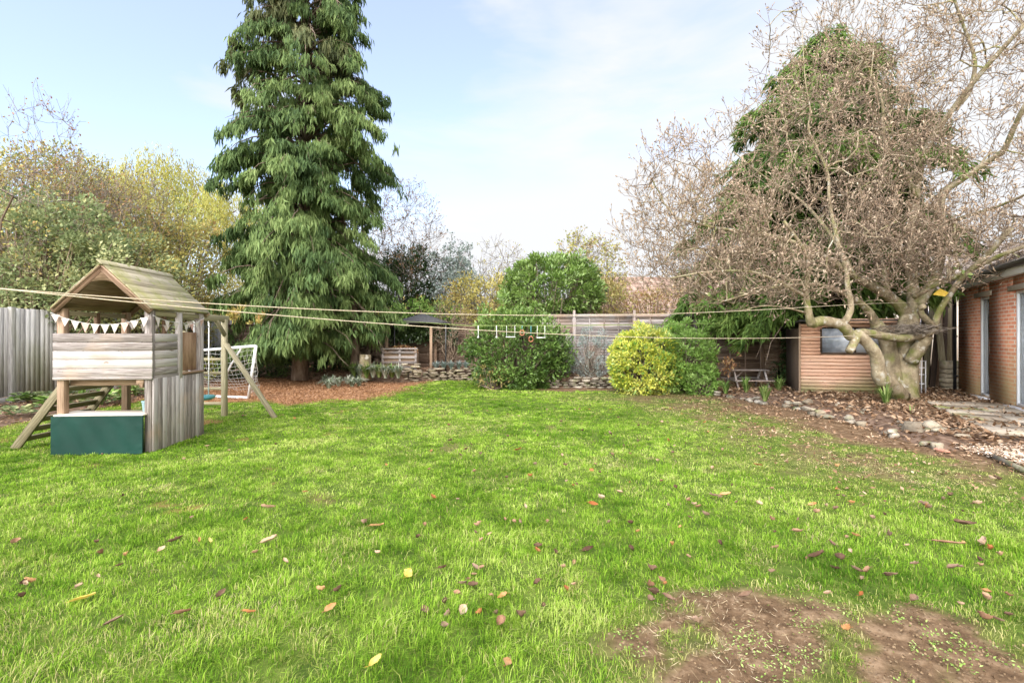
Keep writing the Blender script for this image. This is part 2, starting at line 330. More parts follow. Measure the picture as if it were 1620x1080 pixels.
b.inputs['Base Color'].default_value = (.8, .85, .88, 1); b.inputs['Roughness'].default_value = .03; b.inputs['Transmission Weight'].default_value = 1; b.inputs['IOR'].default_value = 1.25
M['glass'] = m
# brick wall, laid out on the wall's own plane (object coordinates)
m = bpy.data.materials.new('red_brick'); m.use_nodes = True; t = m.node_tree; N = t.nodes; K = t.links.new; b = N['Principled BSDF']
tcn = N.new('ShaderNodeTexCoord'); sp = N.new('ShaderNodeSeparateXYZ'); cb = N.new('ShaderNodeCombineXYZ'); K(tcn.outputs['Object'], sp.inputs[0])
ad = N.new('ShaderNodeMath'); K(sp.outputs['X'], ad.inputs[0]); K(sp.outputs['Y'], ad.inputs[1])
K(ad.outputs[0], cb.inputs[0]); K(sp.outputs['Z'], cb.inputs[1])
bt = N.new('ShaderNodeTexBrick'); K(cb.outputs[0], bt.inputs['Vector']); bt.inputs['Scale'].default_value = 1.0
bt.inputs['Brick Width'].default_value = .225; bt.inputs['Row Height'].default_value = .075; bt.inputs['Mortar Size'].default_value = .0085; bt.inputs['Mortar Smooth'].default_value = .1
bt.inputs['Color1'].default_value = (.62, .25, .14, 1); bt.inputs['Color2'].default_value = (.44, .155, .085, 1); bt.inputs['Mortar'].default_value = (.54, .46, .36, 1)
nz = N.new('ShaderNodeTexNoise'); nz.inputs['Scale'].default_value = 1.1; nz.inputs['Detail'].default_value = 6; K(tcn.outputs['Object'], nz.inputs['Vector'])
a2 = N.new('ShaderNodeMath'); a2.operation = 'MULTIPLY_ADD'; a2.inputs[1].default_value = -.38; K(sp.outputs['Z'], a2.inputs[0]); K(nz.outputs['Fac'], a2.inputs[2])
mr = N.new('ShaderNodeMapRange'); mr.inputs['From Min'].default_value = .0; mr.inputs['From Max'].default_value = .5; mr.inputs['To Max'].default_value = .75; K(a2.outputs[0], mr.inputs[0])
mx = N.new('ShaderNodeMix'); mx.data_type = 'RGBA'; K(mr.outputs[0], mx.inputs['Factor']); K(bt.outputs['Color'], mx.inputs['A']); mx.inputs['B'].default_value = (.40, .30, .14, 1)
K(mx.outputs['Result'], b.inputs['Base Color']); b.inputs['Roughness'].default_value = .9
bp = N.new('ShaderNodeBump'); bp.inputs['Strength'].default_value = .5; bp.inputs['Distance'].default_value = .008; bp.invert = True; K(bt.outputs['Fac'], bp.inputs['Height']); K(bp.outputs[0], b.inputs['Normal'])
M['brick'] = m
# ------------------------------------------------------------------ where soil, dry grass and litter lie (plan view, metres)
def soil(x, y):
    """0 lawn .. 1 bare earth"""
    n = fbm(x, y, .9, 5) - .5; n2 = fbm(x, y, .25, 9) - .5
    right = sst(x + 1.3 * n + .5 * n2 - .10 * np.clip(8 - y, 0, 4), 4.55, 5.15) * sst(y, 4.6, 5.8)
    ed = 12.9 + 3.6 * sst(-x, -.9, .9)
    back = sst(y + .8 * n + .3 * n2, ed - .15, ed + .25) * sst(x, -2.8, -2.2)
    needle = sst(y - .28 * np.abs(x + 5) + 1.3 * n + .4 * n2, 10.3, 10.9) * (1 - sst(x + 1.2 * n - .12 * (y - 10.5), -3.7, -2.9)) * sst(x, -10, -8.4)
    left = 1 - sst(x - .7 * n + .25 * n2, -8.7, -8.2)
    dx = (x - 1.50) / .86; dy = (y - 2.16) / .56
    near = 1 - sst(dx * dx * .9 + dy * dy + 1.5 * n + 1.2 * n2, .8, 1.25)
    thin = .75 * sst(x + 1.8 * n + .12 * (y - 6), 2.4, 4.4) * sst(y, 3.2, 4.6) * sst(fbm(x, y, .45, 66), .38, .62)
    spot = .45 * sst(fbm(x, y, .5, 21), .72, .80) * (y > 4)
    sw = 1 - sst(np.hypot(x + 5.35, y - 8.2) + .3 * n, .2, .5)
    return np.maximum.reduce([right, back, needle, left, thin, near * (1 - .75 * sst(fbm(x, y, .30, 61), .53, .62)), spot, .8 * sw])
def dry(x, y):
    """how thin and yellow the grass is"""
    n = fbm(x, y, 1.6, 13) - .5
    return np.clip(sst(x + 2.6 * n + .18 * (y - 6), 2.2, 5.0) * sst(y, 3.3, 5.0) + .4 * sst(fbm(x, y, 1.1, 33), .62, .78)
                   + .55 * (1 - sst(np.hypot((x - 1.6) / 1.5, (y - 2.1) / .8), .6, 1.1)), 0, 1)
def gz(x, y):
    return .045 * (fbm(x, y, 3.0, 2) - .5) + .03 * (fbm(x, y, .5, 4) - .5) - .02 * 0

# ground sheet
def axis(lo, hi, near_lo, near_hi, step):
    c = np.arange(near_lo, near_hi + 1e-6, step)
    a = near_lo - np.geomspace(.3, near_lo - lo, 22)[::-1]; b = near_hi + np.geomspace(.3, hi - near_hi, 22)
    return np.concatenate([a, c, b])
gx = axis(-400, 400, -13, 13, .08); gy = axis(-100, 700, .6, 19, .08)
XX, YY = np.meshgrid(gx, gy); ZZ = gz(XX, YY)
ii = np.arange(XX.size).reshape(XX.shape)
FF = np.stack([ii[:-1, :-1], ii[:-1, 1:], ii[1:, 1:], ii[1:, :-1]], -1).reshape(-1, 4)
mg = bpy.data.materials.new('lawn_earth'); mg.use_nodes = True; t = mg.node_tree; N = t.nodes; K = t.links.new; b = N['Principled BSDF']; b.inputs['Roughness'].default_value = .95; b.inputs['Specular IOR Level'].default_value = .1
geo = N.new('ShaderNodeNewGeometry')
def ramp(vec, sc, cols, det=6):
    z = N.new('ShaderNodeTexNoise'); z.inputs['Scale'].default_value = sc; z.inputs['Detail'].default_value = det; z.inputs['Roughness'].default_value = .65; K(vec, z.inputs['Vector'])
    c = N.new('ShaderNodeValToRGB'); e = c.color_ramp.elements
    for i, q in enumerate(cols):
        p = .3 + .4 * i / (len(cols) - 1); el = e[i] if i < 2 else e.new(p)
        el.position = p; el.color = (*q, 1)
    K(z.outputs['Fac'], c.inputs[0]); return c.outputs[0], z.outputs['Fac']
cg, _ = ramp(geo.outputs['Position'], 5, [(.035, .06, .010), (.08, .12, .018), (.14, .18, .035)])
cs, hs_ = ramp(geo.outputs['Position'], 9, [(.07, .042, .022), (.15, .095, .052), (.29, .20, .12)])
cn, _ = ramp(geo.outputs['Position'], 7, [(.17, .08, .035), (.30, .15, .06), (.40, .22, .10)])
def at(nm):
    a = N.new('ShaderNodeAttribute'); a.attribute_name = nm; return a.outputs['Fac']
def mixc(f, a, b_):
    x = N.new('ShaderNodeMix'); x.data_type = 'RGBA'; K(f, x.inputs['Factor'])
    K(a, x.inputs['A']); K(b_, x.inputs['B']); return x.outputs['Result']
K(mixc(at('soil'), cg, mixc(at('needle'), cs, cn)), b.inputs['Base Color'])
bp = N.new('ShaderNodeBump'); bp.inputs['Strength'].default_value = .7; bp.inputs['Distance'].default_value = .02; K(hs_, bp.inputs['Height']); K(bp.outputs[0], b.inputs['Normal'])
mb_ = MB(); mb_.add(np.stack([XX, YY, ZZ], -1), FF, 0.5)
ground = mb_.build('lawn', mg, smooth=True); tag(ground, kind='structure')
for nm, val in (('soil', soil(XX, YY)), ('needle', 1 - sst(XX, -2.6, -1.4) + 0 * YY)):
    a = ground.data.attributes.new(nm, 'FLOAT', 'POINT'); a.data.foreach_set('value', val.astype(np.float32).ravel())

# grass blades, thinner where the earth is bare
def in_view(x, y, m=1.6): return np.abs(x) < 1.12 * y + m
def build_grass():
    out = {0: MB(), 1: MB()}
    for lo, hi, den, wd, ht in ((1.5, 2.6, 12000, .0030, .050), (2.6, 4, 8500, .0036, .045), (4, 6, 5200, .0048, .040), (6, 9, 3000, .0068, .036), (9, 12.5, 1500, .011, .034), (12.5, 17, 800, .017, .034)):
        xm = min(1.12 * hi + 1.6, 12); n = int(den * (hi - lo) * 2 * xm)
        x = rng.uniform(-xm, min(xm, 6.5), n); y = rng.uniform(lo, hi, n)
        # most blades gather in small tufts and lean out of them
        nt_ = max(10, n // 30); tx = rng.uniform(-xm, min(xm, 6.5), nt_); ty = rng.uniform(lo, hi, nt_); ti = rng.integers(0, nt_, n); ts = rng.uniform(.018, .045, nt_)
        int_ = rng.random(n) < .72; off = rng.normal(0, 1, (n, 2)) * ts[ti][:, None]; x = np.where(int_, tx[ti] + off[:, 0], x); y = np.where(int_, ty[ti] + off[:, 1], y)
        th_ = np.where(int_, rng.uniform(.65, 1.45, nt_)[ti], .75); tr_ = np.where(int_, rng.normal(0, .13, nt_)[ti], 0); od = unit(off) * int_[:, None]
        d = dry(x, y); so = soil(x, y); tf = fbm(x, y, .16, 40)
        keep = in_view(x, y) & (rng.random(n) < (1 - so) ** 1.5 * (1 - .45 * d) * (.55 + .8 * tf) + .035 * (so < .99)) & ~((x < -4.7) & (x > -5.9) & (y > 6.0) & (y < 7.4))
        x, y, d, tf, so, th_, tr_, od = x[keep], y[keep], d[keep], tf[keep], so[keep], th_[keep], tr_[keep], od[keep]; n = len(x)
        tall = fbm(x, y, .55, 50)
        h = ht * (.5 + .4 * tall + .3 * tf) * th_ * rng.uniform(.6, 1.35, n) * (1 - .4 * d)
        an = rng.uniform(0, 2 * np.pi, n) ; lean = rng.uniform(.3, 1.5, n)
        flow = vn(x, y, .35, 60) * 9; dx = .55 * np.cos(an) + .25 * np.cos(flow) + .7 * od[:, 0]; dy = .55 * np.sin(an) + .25 * np.sin(flow) + .7 * od[:, 1]
        B = np.stack([x, y, gz(x, y) - .004], -1); D = np.stack([dx, dy, 0 * x], -1); Sd = np.stack([-dy, dx, 0 * x], -1); Sd = unit(Sd) * (wd * rng.uniform(.6, 1.3, n) / 2)[:, None]
        up = np.array([0, 0, 1.]); H = h[:, None]; ln = np.minimum(lean, 1.5)[:, None]
        m_ = B + up * H * .62 + D * H * .28 * ln; tp = B + up * H * (1.02 - .25 * ln) + D * H * .95 * ln
        V = np.stack([B - Sd, B + Sd, m_ + Sd * .85, m_ - Sd * .85, tp], 1)
        r = np.clip(.46 + tr_ + .34 * (rng.random(n) - .5) * 2 + .7 * (fbm(x, y, 1.3, 70) - .5) + .8 * (fbm(x, y, .28, 71) - .5), 0, 1)
        isd = rng.random(n) < .88 * d + .10 * so + .06 + .25 * sst(fbm(x, y, .5, 72), .6, .75)
        for k, sel in ((0, ~isd), (1, isd)):
            c = sel.sum(); i = np.arange(c)[:, None] * 5
            out[k].add(V[sel].reshape(-1, 3), [i + np.array([[0, 1, 2, 3]]), i + np.array([[3, 2, 4]])], np.repeat(r[sel], 5))
    tag(out[0].build('grass', M['grass']), 'short bright green grass covering the whole lawn', 'grass', kind='stuff')
    tag(out[1].build('dry_grass', M['grass_dry']), 'thin yellowed grass towards the soil strip and worn patch', 'grass', kind='stuff')
build_grass()
mb = MB(); n = 11000; x = rng.uniform(.5, 3.4, n); y = rng.uniform(1.6, 2.9, n); k = (rng.random(n) < sst(fbm(x, y, .28, 130), .56, .68) * soil(x, y)); x, y = x[k], y[k]; n = len(x)
M['weed'] = leafm('weed_leaves', [(.17, .28, .05), (.30, .42, .10), (.44, .54, .20)], .25, 6, .8, .8, .05); a = rng.uniform(0, 6.28, n)
mb.leaves(np.stack([x, y, gz(x, y) + rng.uniform(0, .012, n)], -1), np.stack([np.cos(a), np.sin(a), rng.uniform(0, .8, n)], -1), np.array((0, 0, 1.)) + rng.normal(0, .3, (n, 3)), .015 * rng.uniform(.5, 1.4, n), .009)
tag(mb.build('weeds', M['weed']), 'pale green seedlings and clover spreading over the near worn patch', 'weeds', kind='stuff')

# ------------------------------------------------------------------ raised beds (structure) with leaf litter (stuff)
def bed_sheet(name, poly, h, material, step=.16, seed=0):
    poly = np.array(poly); x0, y0 = poly.min(0); x1, y1 = poly.max(0)
    x = np.arange(x0, x1 + step, step); y = np.arange(y0, y1 + step, step); X, Y = np.meshgrid(x, y)
    def sdist(X, Y):
        d = np.full(X.shape, 1e9); ins = np.zeros(X.shape, bool)
        for i in range(len(poly)):
            a = poly[i]; b2 = poly[(i + 1) % len(poly)]; e = b2 - a
            t_ = np.clip(((X - a[0]) * e[0] + (Y - a[1]) * e[1]) / (e @ e), 0, 1)
            d = np.minimum(d, np.hypot(X - a[0] - t_ * e[0], Y - a[1] - t_ * e[1]))
            c = (a[1] > Y) != (b2[1] > Y); ins ^= c & (X < (b2[0] - a[0]) * (Y - a[1]) / (b2[1] - a[1] + 1e-12) + a[0])
        return np.where(ins, d, -d)
    D = sdist(X, Y); Z = gz(X, Y) * .5 + h * sst(D, -.02, .35) + .05 * (fbm(X, Y, .5, seed) - .5) * sst(D, 0, .3) - .05 * (D < 0.02)
    i = np.arange(X.size).reshape(X.shape); F = np.stack([i[:-1, :-1], i[:-1, 1:], i[1:, 1:], i[1:, :-1]], -1).reshape(-1, 4)
    k = (D.ravel()[F] > -step * .75).any(1)
    mb = MB(); mb.add(np.stack([X, Y, Z], -1), F[k], .5); tag(mb.build(name, material, smooth=True), kind='structure')
    def height(px, py): return h * sst(sdist(np.asarray(px, float), np.asarray(py, float)), -.02, .35)
    return height, sdist
M['earth'] = mat('bed_earth', [(.075, .048, .032), (.145, .095, .065), (.24, .165, .115)], .95, (1, 1, 1), 8, 6, src='pos', bump=.8, rvar=.1, spec=.1)
EDGE = [G(1118, 624), G(1180, 634), G(1240, 645), G(1300, 660), G(1350, 672), G(1400, 688), G(1445, 703), G(1500, 716)]
bedR = EDGE + [np.array((5.9, 6.25)), np.array((10.2, 6.25)), np.array((13.4, 12.0)), np.array((13.4, 14.6)), np.array((3.0, 14.6)), np.array((3.0, 12.9)), np.array((4.6, 12.4))]
hR, sdR = bed_sheet('flower_bed_right', bedR, .11, M['earth'], seed=81)
bedB = [(-3.6, 15.1), (-2.2, 16.3), (-.5, 16.2), (.3, 14.2), (1.0, 13.75), (3.3, 13.6), (3.3, 15.2), (.5, 15.4), (0.2, 18.5), (-11, 19.5), (-8, 16.6), (-5.2, 15.8)]
hB, sdB = bed_sheet('flower_bed_back', bedB, .30, M['earth'], seed=82)
bedL = [(-8.5, 5), (-8.5, 10), (-9.2, 14), (-9.4, 19), (-11.1, 19), (-11.1, 5)]
hL, sdL = bed_sheet('flower_bed_left', bedL, .06, M['earth'], seed=83)

M['straw'] = leafm('straw', [(.35, .27, .16), (.50, .40, .25), (.60, .50, .34)], .1, 6, .8, .9, .1)
M['crumb'] = leafm('earth_crumbs', [(.09, .055, .03), (.15, .10, .055), (.24, .17, .10)], 0, 9, .9, .95, .05)
def litter(name, label, x, y, z, L_, W_, material, cat='leaf litter'):
    n = len(x); mb = MB(); a = rng.uniform(0, 2 * np.pi, n); Ls = L_ * rng.uniform(.5, 1.3, n)
    A = np.stack([np.cos(a), np.sin(a), rng.normal(0, .35, n)], -1); Nn = unit(np.stack([rng.normal(0, .5, n), rng.normal(0, .5, n), np.ones(n)], -1))
    mb.leaves(np.stack([x, y, z + .012 + rng.uniform(0, .03, n)], -1), A, Nn, Ls, W_ * rng.uniform(.5, 1.3, n), fold=.3, tipbend=.15)
    return tag(mb.build(name, material), label, cat, kind='stuff')
def scatter(n, x0, x1, y0, y1, f):
    x = rng.uniform(x0, x1, n); y = rng.uniform(y0, y1, n); k = rng.random(n) < f(x, y); return x[k], y[k]
x, y = scatter(30000, 5.2, 13.4, 5.9, 14.6, lambda x, y: (sdR(x, y) > .02) * (.25 + .9 * sst(fbm(x, y, .8, 91), .35, .6)) * (1 - .75 * sst(x, 10, 11) * 0))
litter('bed_leaf_litter', 'brown dead leaves covering the bed around the bare tree', x, y, hR(x, y), .11, .05, M['litter'])
x, y = scatter(8000, 3.6, 6.6, 4.8, 13, lambda x, y: .5 * soil(x, y) * sst(fbm(x, y, .5, 92), .42, .6))
litter('soil_strip_litter', 'scattered crumbs of brown leaf on the bare soil strip', x, y, gz(x, y), .06, .03, M['litter'])
x, y = scatter(60000, -9.8, -1.6, 10.0, 17, lambda x, y: soil(x, y) * (sdB(x, y) < 0) * .9)
litter('needle_litter', 'rust orange needles and leaves under the weeping conifer', x, y, gz(x, y), .05, .022, M['needles'])
x, y = scatter(12000, -9, 3.3, 13.3, 18, lambda x, y: (sdB(x, y) > .02) * .8)
litter('back_bed_litter', 'dry leaves on the raised bed along the back fence', x, y, hB(x, y), .08, .04, M['litter'])
x, y = scatter(5000, -11, -8.2, 5, 17, lambda x, y: (sdL(x, y) > -.1) * .6)
litter('left_bed_litter', 'dry leaves along the foot of the left fence', x, y, hL(x, y), .08, .04, M['litter'])
x, y = scatter(9000, .2, 3.2, 1.5, 3.0, lambda x, y: soil(x, y) * .35 * sst(fbm(x, y, .4, 93), .45, .6))
litter('straw_bits', 'dry straw bits on the near worn patch', x, y, gz(x, y) - .01, .045, .0018, M['straw'])
x, y = scatter(14000, .2, 3.4, 1.5, 3.2, lambda x, y: soil(x, y) * .9)
litter('soil_crumbs', 'dark crumbs of earth on the near worn patch', x, y, gz(x, y) - .012, .014, .011, M['crumb'], 'soil crumbs')
x, y = scatter(9000, 3.0, 6.5, 4.0, 11, lambda x, y: .22 * dry(x, y))
litter('lawn_leaf_crumbs', 'small brown leaf crumbs in the thin grass', x, y, gz(x, y) + .01, .05, .026, M['litter'])
# chipping area at the right edge and its edging
x, y = scatter(30000, 5.65, 9.5, 3.4, 6.45, lambda x, y: (x > 5.75 + .12 * (y - 5)) * 1.0)
litter('bark_chips', 'pale bark chippings beside the paved path', x, y, gz(x, y) + .01, .045, .028, M['chip'], 'bark chippings')

# paved path along the brick house
hd = np.array((.493, .870)); hn = np.array((.870, -.493)); HC = np.array((11.3, 12.0))
def slab_thing(nm, label, c, along, across, h, m_, group=None, tilt=0):
    mb = MB(); c3 = (c[0], c[1], h)
    mb.box((0, 0, 0), (across, along, .06), rot=(tilt, tilt * .5, -math.atan2(hd[0], hd[1])))
    o = mb.build(nm, m_, bevel=.008); o.location = c3; return tag(o, label, 'paving slab', group)
p0 = np.array((6.75, 6.62))
k = 0
for i in range(6):
    for j in range(2):
        c = p0 + hd * (.35 + i * .64) + hn * (.28 + j * .60) + rng.normal(0, .015, 2)
        slab_thing('paving_slab', 'weathered sandstone slab in the path between tree and brick house', c, .62, .58, .135 + rng.uniform(-.008, .012), M['slab'], 'slabs of the path beside the house', rng.uniform(-.02, .02))
M['moss'] = leafm('moss', [(.12, .16, .02), (.20, .26, .03), (.30, .34, .06)], .1, 4, .8, .9, .1)
mb = MB()
cc_ = p0 + hn * .6 - hd * .02
mb.box((0, 0, 0), (1.3, .09, .11), rot=(0, 0, -math.atan2(hd[0], hd[1])))
o = mb.build('edging_sleeper', M['dark'], bevel=.01); o.location = (cc_[0], cc_[1], .06); tag(o, 'dark timber edge across the near end of the slab path', 'timber edging')
mb = MB(); a = G(1563, 722); b2 = G(1640, 758)
mb.tube([(a[0], a[1], .03), ((a[0] + b2[0]) / 2 - .02, (a[1] + b2[1]) / 2, .045), (b2[0], b2[1], .035)], .032, 8)
tag(mb.build('edging_log', M['stone_dark'], smooth=True), 'thin grey log edging the pale bark chippings', 'log')

# ------------------------------------------------------------------ stones
def rock_mesh(mb, c, d, seed, rz=0):
    r_ = np.random.default_rng(seed); n1_, n2_ = 7, 10
    th = np.linspace(.12, np.pi - .12, n1_); ph = np.arange(n2_) * 2 * np.pi / n2_
    T, Ph = np.meshgrid(th, ph, indexing='ij')
    v = np.stack([np.sin(T) * np.cos(Ph), np.sin(T) * np.sin(Ph), np.cos(T)], -1)
    v = np.sign(v) * np.abs(v) ** .72
    pl = r_.normal(0, 1, (7, 3)); pl = unit(pl)
    for p in pl: dd = v @ p; v = v - np.maximum(dd - .68, 0)[..., None] * p
    v = v * (1 + .05 * r_.normal(0, 1, T.shape))[..., None]
    v = v * np.array(d) / 2; cz, sz = math.cos(rz), math.sin(rz)
    v = np.stack([v[..., 0] * cz - v[..., 1] * sz, v[..., 0] * sz + v[..., 1] * cz, v[..., 2]], -1) + np.array(c)
    i = np.arange(n1_ * n2_).reshape(n1_, n2_); nx = np.roll(i, -1, 1)
    F = np.stack([i[:-1], i[1:], nx[1:], nx[:-1]], -1).reshape(-1, 4)
    mb.add(v.reshape(-1, 3), [F, i[0][None], i[-1][::-1][None]], r_.random())
def rock(u, v, dpx, label, m_, seed, h=None, z0=.0, group=None, flat=.62):
    g = G(u, v, z0); s_ = dpx / FPX * g[1]; mb = MB()
    hh = h if h else s_ * flat
    rock_mesh(mb, (0, 0, hh * .38), (s_, s_ * .8, hh), seed, random.uniform(0, 3))
    o = mb.build('rock', m_); o.location = (g[0], g[1], z0); return tag(o, label, 'rock', group)
rock(1441, 687, 42, 'pale mossy boulder, left one of three at the front of the bed', M['stone'], 1)
rock(1446, 692, 36, 'rounded buff boulder, middle one of three at the front of the bed', M['stone'], 2, flat=.8)
rock(1474, 690, 33, 'yellowish cream boulder, rightmost of three at the front of the bed', M['stone'], 3, flat=.85)
rock(1311, 656, 24, 'flat red brick lump lying on the bed edge', M['stone_red'], 4, flat=.45)
rock(1341, 655, 17, 'small cream block right of the red lump', M['stone'], 5)
rock(1277, 641, 20, 'brightest white stone on top of the bed edge', M['stone'], 6, z0=.08)
rock(1328, 656, 17, 'grey stone between the red lump and the cream block', M['stone_dark'], 8, flat=.5)
rock(1490, 715, 24, 'orange brown stone half buried near the bark chippings', M['stone_red'], 9, flat=.3)
E = np.array(EDGE); seg = np.linalg.norm(np.diff(E, axis=0), axis=1); cum = np.concatenate([[0], np.cumsum(seg)])
sd_ = 20; s_ = 0.05
while s_ < cum[-1] - .1:
    q = np.array([np.interp(s_, cum, E[:, 0]), np.interp(s_, cum, E[:, 1])]); w_ = random.uniform(.10, .28)
    for lay in range(random.choice([0, 0, 1, 1, 1, 2])):
        mb = MB(); h_ = random.uniform(.06, .11); rock_mesh(mb, (0, 0, 0), (w_, random.uniform(.14, .24), h_), sd_, random.uniform(1.2, 1.9) if random.random() < .8 else .3); sd_ += 1
        o = mb.build('edging_stone', random.choice([M['stone'], M['stone_dark'], M['stone_dark']])); o.location = (q[0] + random.uniform(-.08, .1) + .05 * lay, q[1] + random.uniform(-.05, .05), .035 + .07 * lay)
        tag(o, 'low irregular limestone edging piece between soil strip and leafy bed', 'stone', 'stones edging the right bed')
    s_ += w_ * random.uniform(.7, 1.1)
# loose stones scattered behind the edge
for i in range(18):
    uu = random.uniform(1250, 1530); t_ = (uu - 1250) / 280; vv = 648 + 62 * t_ + random.uniform(-16, 4); g = G(uu, vv)
    mb = MB(); rock_mesh(mb, (0, 0, 0), (random.uniform(.08, .22), random.uniform(.08, .2), random.uniform(.05, .1)), 300 + i, random.uniform(0, 3))
    o = mb.build('loose_stone', random.choice([M['stone'], M['stone_dark']])); o.location = (g[0], g[1], .13)
    tag(o, 'loose stone lying among dead leaves behind the bed edging', 'stone', 'loose stones on the right bed')
def stone_wall(name, label, pts, h, m_, thick=.28):
    mb = MB(); sd = random.randint(1000, 9000); pts = np.array(pts, float); sg = np.linalg.norm(np.diff(pts, axis=0), axis=1); cu = np.concatenate([[0], np.cumsum(sg)])
    z = 0
    while z < h:
        hh = random.uniform(.05, .085); s = random.uniform(-.1, 0)
        while s < cu[-1]:
            wd = random.uniform(.14, .42); c = s + wd / 2; q = [np.interp(c, cu, pts[:, 0]), np.interp(c, cu, pts[:, 1])]
            k_ = min(np.searchsorted(cu, np.clip(c, .001, cu[-1] - .001)) - 1, len(sg) - 1); e = pts[k_ + 1] - pts[k_]
            if random.random() > (z / h) ** 2 * .3:
                rock_mesh(mb, (q[0], q[1] + random.uniform(-.04, .04), z + hh / 2), (wd * 1.08, thick, hh * 1.15), sd, math.atan2(e[1], e[0])); sd += 1
            s += wd
        z += hh * .95
    return tag(mb.build(name, m_), label, 'stone wall')
stone_wall('dry_stone_wall', 'low dry stone wall below the grey lap fence', [(.9, 13.85), (2.2, 13.72), (3.35, 13.65)], .30, M['stone_dark'])
stone_wall('dry_stone_wall', 'low dry stone wall left of the dark green bush', [(-3.0, 15.9), (-2.0, 16.35), (-1.2, 16.3), (-.5, 16.1)], .42, M['stone'])
stone_wall('stone_pier', 'short stacked stone pier below the pallet planter', [(-3.55, 15.5), (-3.1, 15.4)], .55, M['stone'])
# ------------------------------------------------------------------ fences
def feather_fence(a, b, z0, h, label, pw=2.6):
    a = np.array(a, float); b = np.array(b, float); ln = np.linalg.norm(b - a); d = (b - a) / ln
    root = empty('board_fence', label, 'fence', (a[0], a[1], 0), math.atan2(d[1], d[0]))
    n = int(ln / pw)
    for i in range(n):
        mb = MB(); x = i * ln / n; e = (i + 1) * ln / n
        while x < e - .02:
            w_ = .118
            mb.box((x + w_ / 2, -.005 + .008 * random.random(), z0 + .17 + (h - .17) / 2 + random.uniform(-.006, .006)), (w_ + .02, .016, h - .17), rot=(0, 0, .09))
            x += w_
        mb.build('board_panel', M['fence_grey'], root)
        g = MB(); g.box((i * ln / n + ln / n / 2, -.02, z0 + .085), (ln / n - .01, .03, .16)); g.build('gravel_board', M['fence_grey'], root, bevel=.004)
    for i in range(n + 1):
        g = MB(); g.box((i * ln / n, -.045, z0 + h / 2 + .01), (.11, .09, h + .02)); g.build('post', M['fence_grey'], root, bevel=.006)
    g = MB(); g.box((ln / 2, .05, z0 + h * .5), (ln, .06, .08)); g.build('rail', M['fence_grey'], root)
    return root
def lap_fence(a, b, z0, h, label, m_, pw=1.83, nb=4, base=True, bat_m=None):
    a = np.array(a, float); b = np.array(b, float); ln = np.linalg.norm(b - a); d = (b - a) / ln
    root = empty('lap_fence', label, 'fence', (a[0], a[1], 0), math.atan2(d[1], d[0])); n = max(1, round(ln / pw))
    for i in range(n):
        mb = MB(); x0 = i * ln / n + .04; w_ = ln / n - .08; z = z0 + (.15 if base else 0)
        top = z0 + h
        while z < top - .03:
            mb.box((x0 + w_ / 2, 0, z + .05), (w_, .009, .112), rot=(R(7), random.uniform(-.002, .002), 0)); z += .086
        p = mb.build('lap_panel', m_, root)
        g = MB()
        for k in range(nb + 1): g.box((x0 + k * w_ / nb, -.018, z0 + .15 + (h - .15) / 2), (.038, .022, h - .15))
        g.box((x0 + w_ / 2, -.03, top - .012), (w_ + .06, .06, .025))
        g.build('batten', bat_m or m_, p, bevel=.003)
        if base:
            g = MB(); g.box((x0 + w_ / 2, -.015, z0 + .07), (w_, .04, .14)); g.build('gravel_board', m_, root, bevel=.004)
    for i in range(n + 1):
        g = MB(); g.box((i * ln / n, -.01, z0 / 2 + (z0 + h + .04) / 2), (.075, .075, h + z0 + .04)); g.build('post', m_, root, bevel=.006)
    return root
feather_fence((-10.9, 2.0), (-11.35, 19.0), 0, 2.13, 'tall grey vertical board fence along the left side')
lap_fence((-11.3, 18.9), (-.4, 17.5), .35, 1.62, 'brown lap fence behind the weeping conifer and log store', M['fence_brown'])
lap_fence((.1, 14.9), (5.6, 14.45), .3, 1.82, 'grey lap fence behind the yellow shrub', M['fence_lap'])
lap_fence((5.7, 14.5), (11.4, 14.3), .12, 1.75, 'brown lap fence in shade behind the picnic bench', M['fence_brown'])

# ------------------------------------------------------------------ playhouse
PH = empty('playhouse', 'raised weathered wooden playhouse with mossy gable roof and green panel', 'playhouse', (-5.22, 6.08, 0), R(4))
def pb(name, m_, parent, *bars, bevel=.004, label=None):
    mb = MB()
    for b_ in bars: mb.box(b_[0], b_[1], rot=b_[2] if len(b_) > 2 else None)
    o = mb.build(name, m_, parent, bevel=bevel)
    if label: o['label'] = label
    return o
Wd, De = .53, 1.12
for px, py, zb, m_ in ((-Wd, 0.03, 0, 'wood_warm'), (Wd, 0.03, 0, 'wood'), (-Wd, De, 0, 'wood_warm'), (Wd, De, 0, 'wood')):
    pb('post', M[m_], PH, ((px, py, .93), (.085, .085, 1.86)))
pb('mid_post', M['wood'], PH, ((Wd + .032, .57, 1.37), (.06, .075, .92)))
pb('mid_post', M['wood_warm'], PH, ((-Wd, .57, 1.35), (.05, .05, .95)))
pb('mid_post', M['wood_warm'], PH, ((.02, De, 1.4), (.05, .05, .85)))
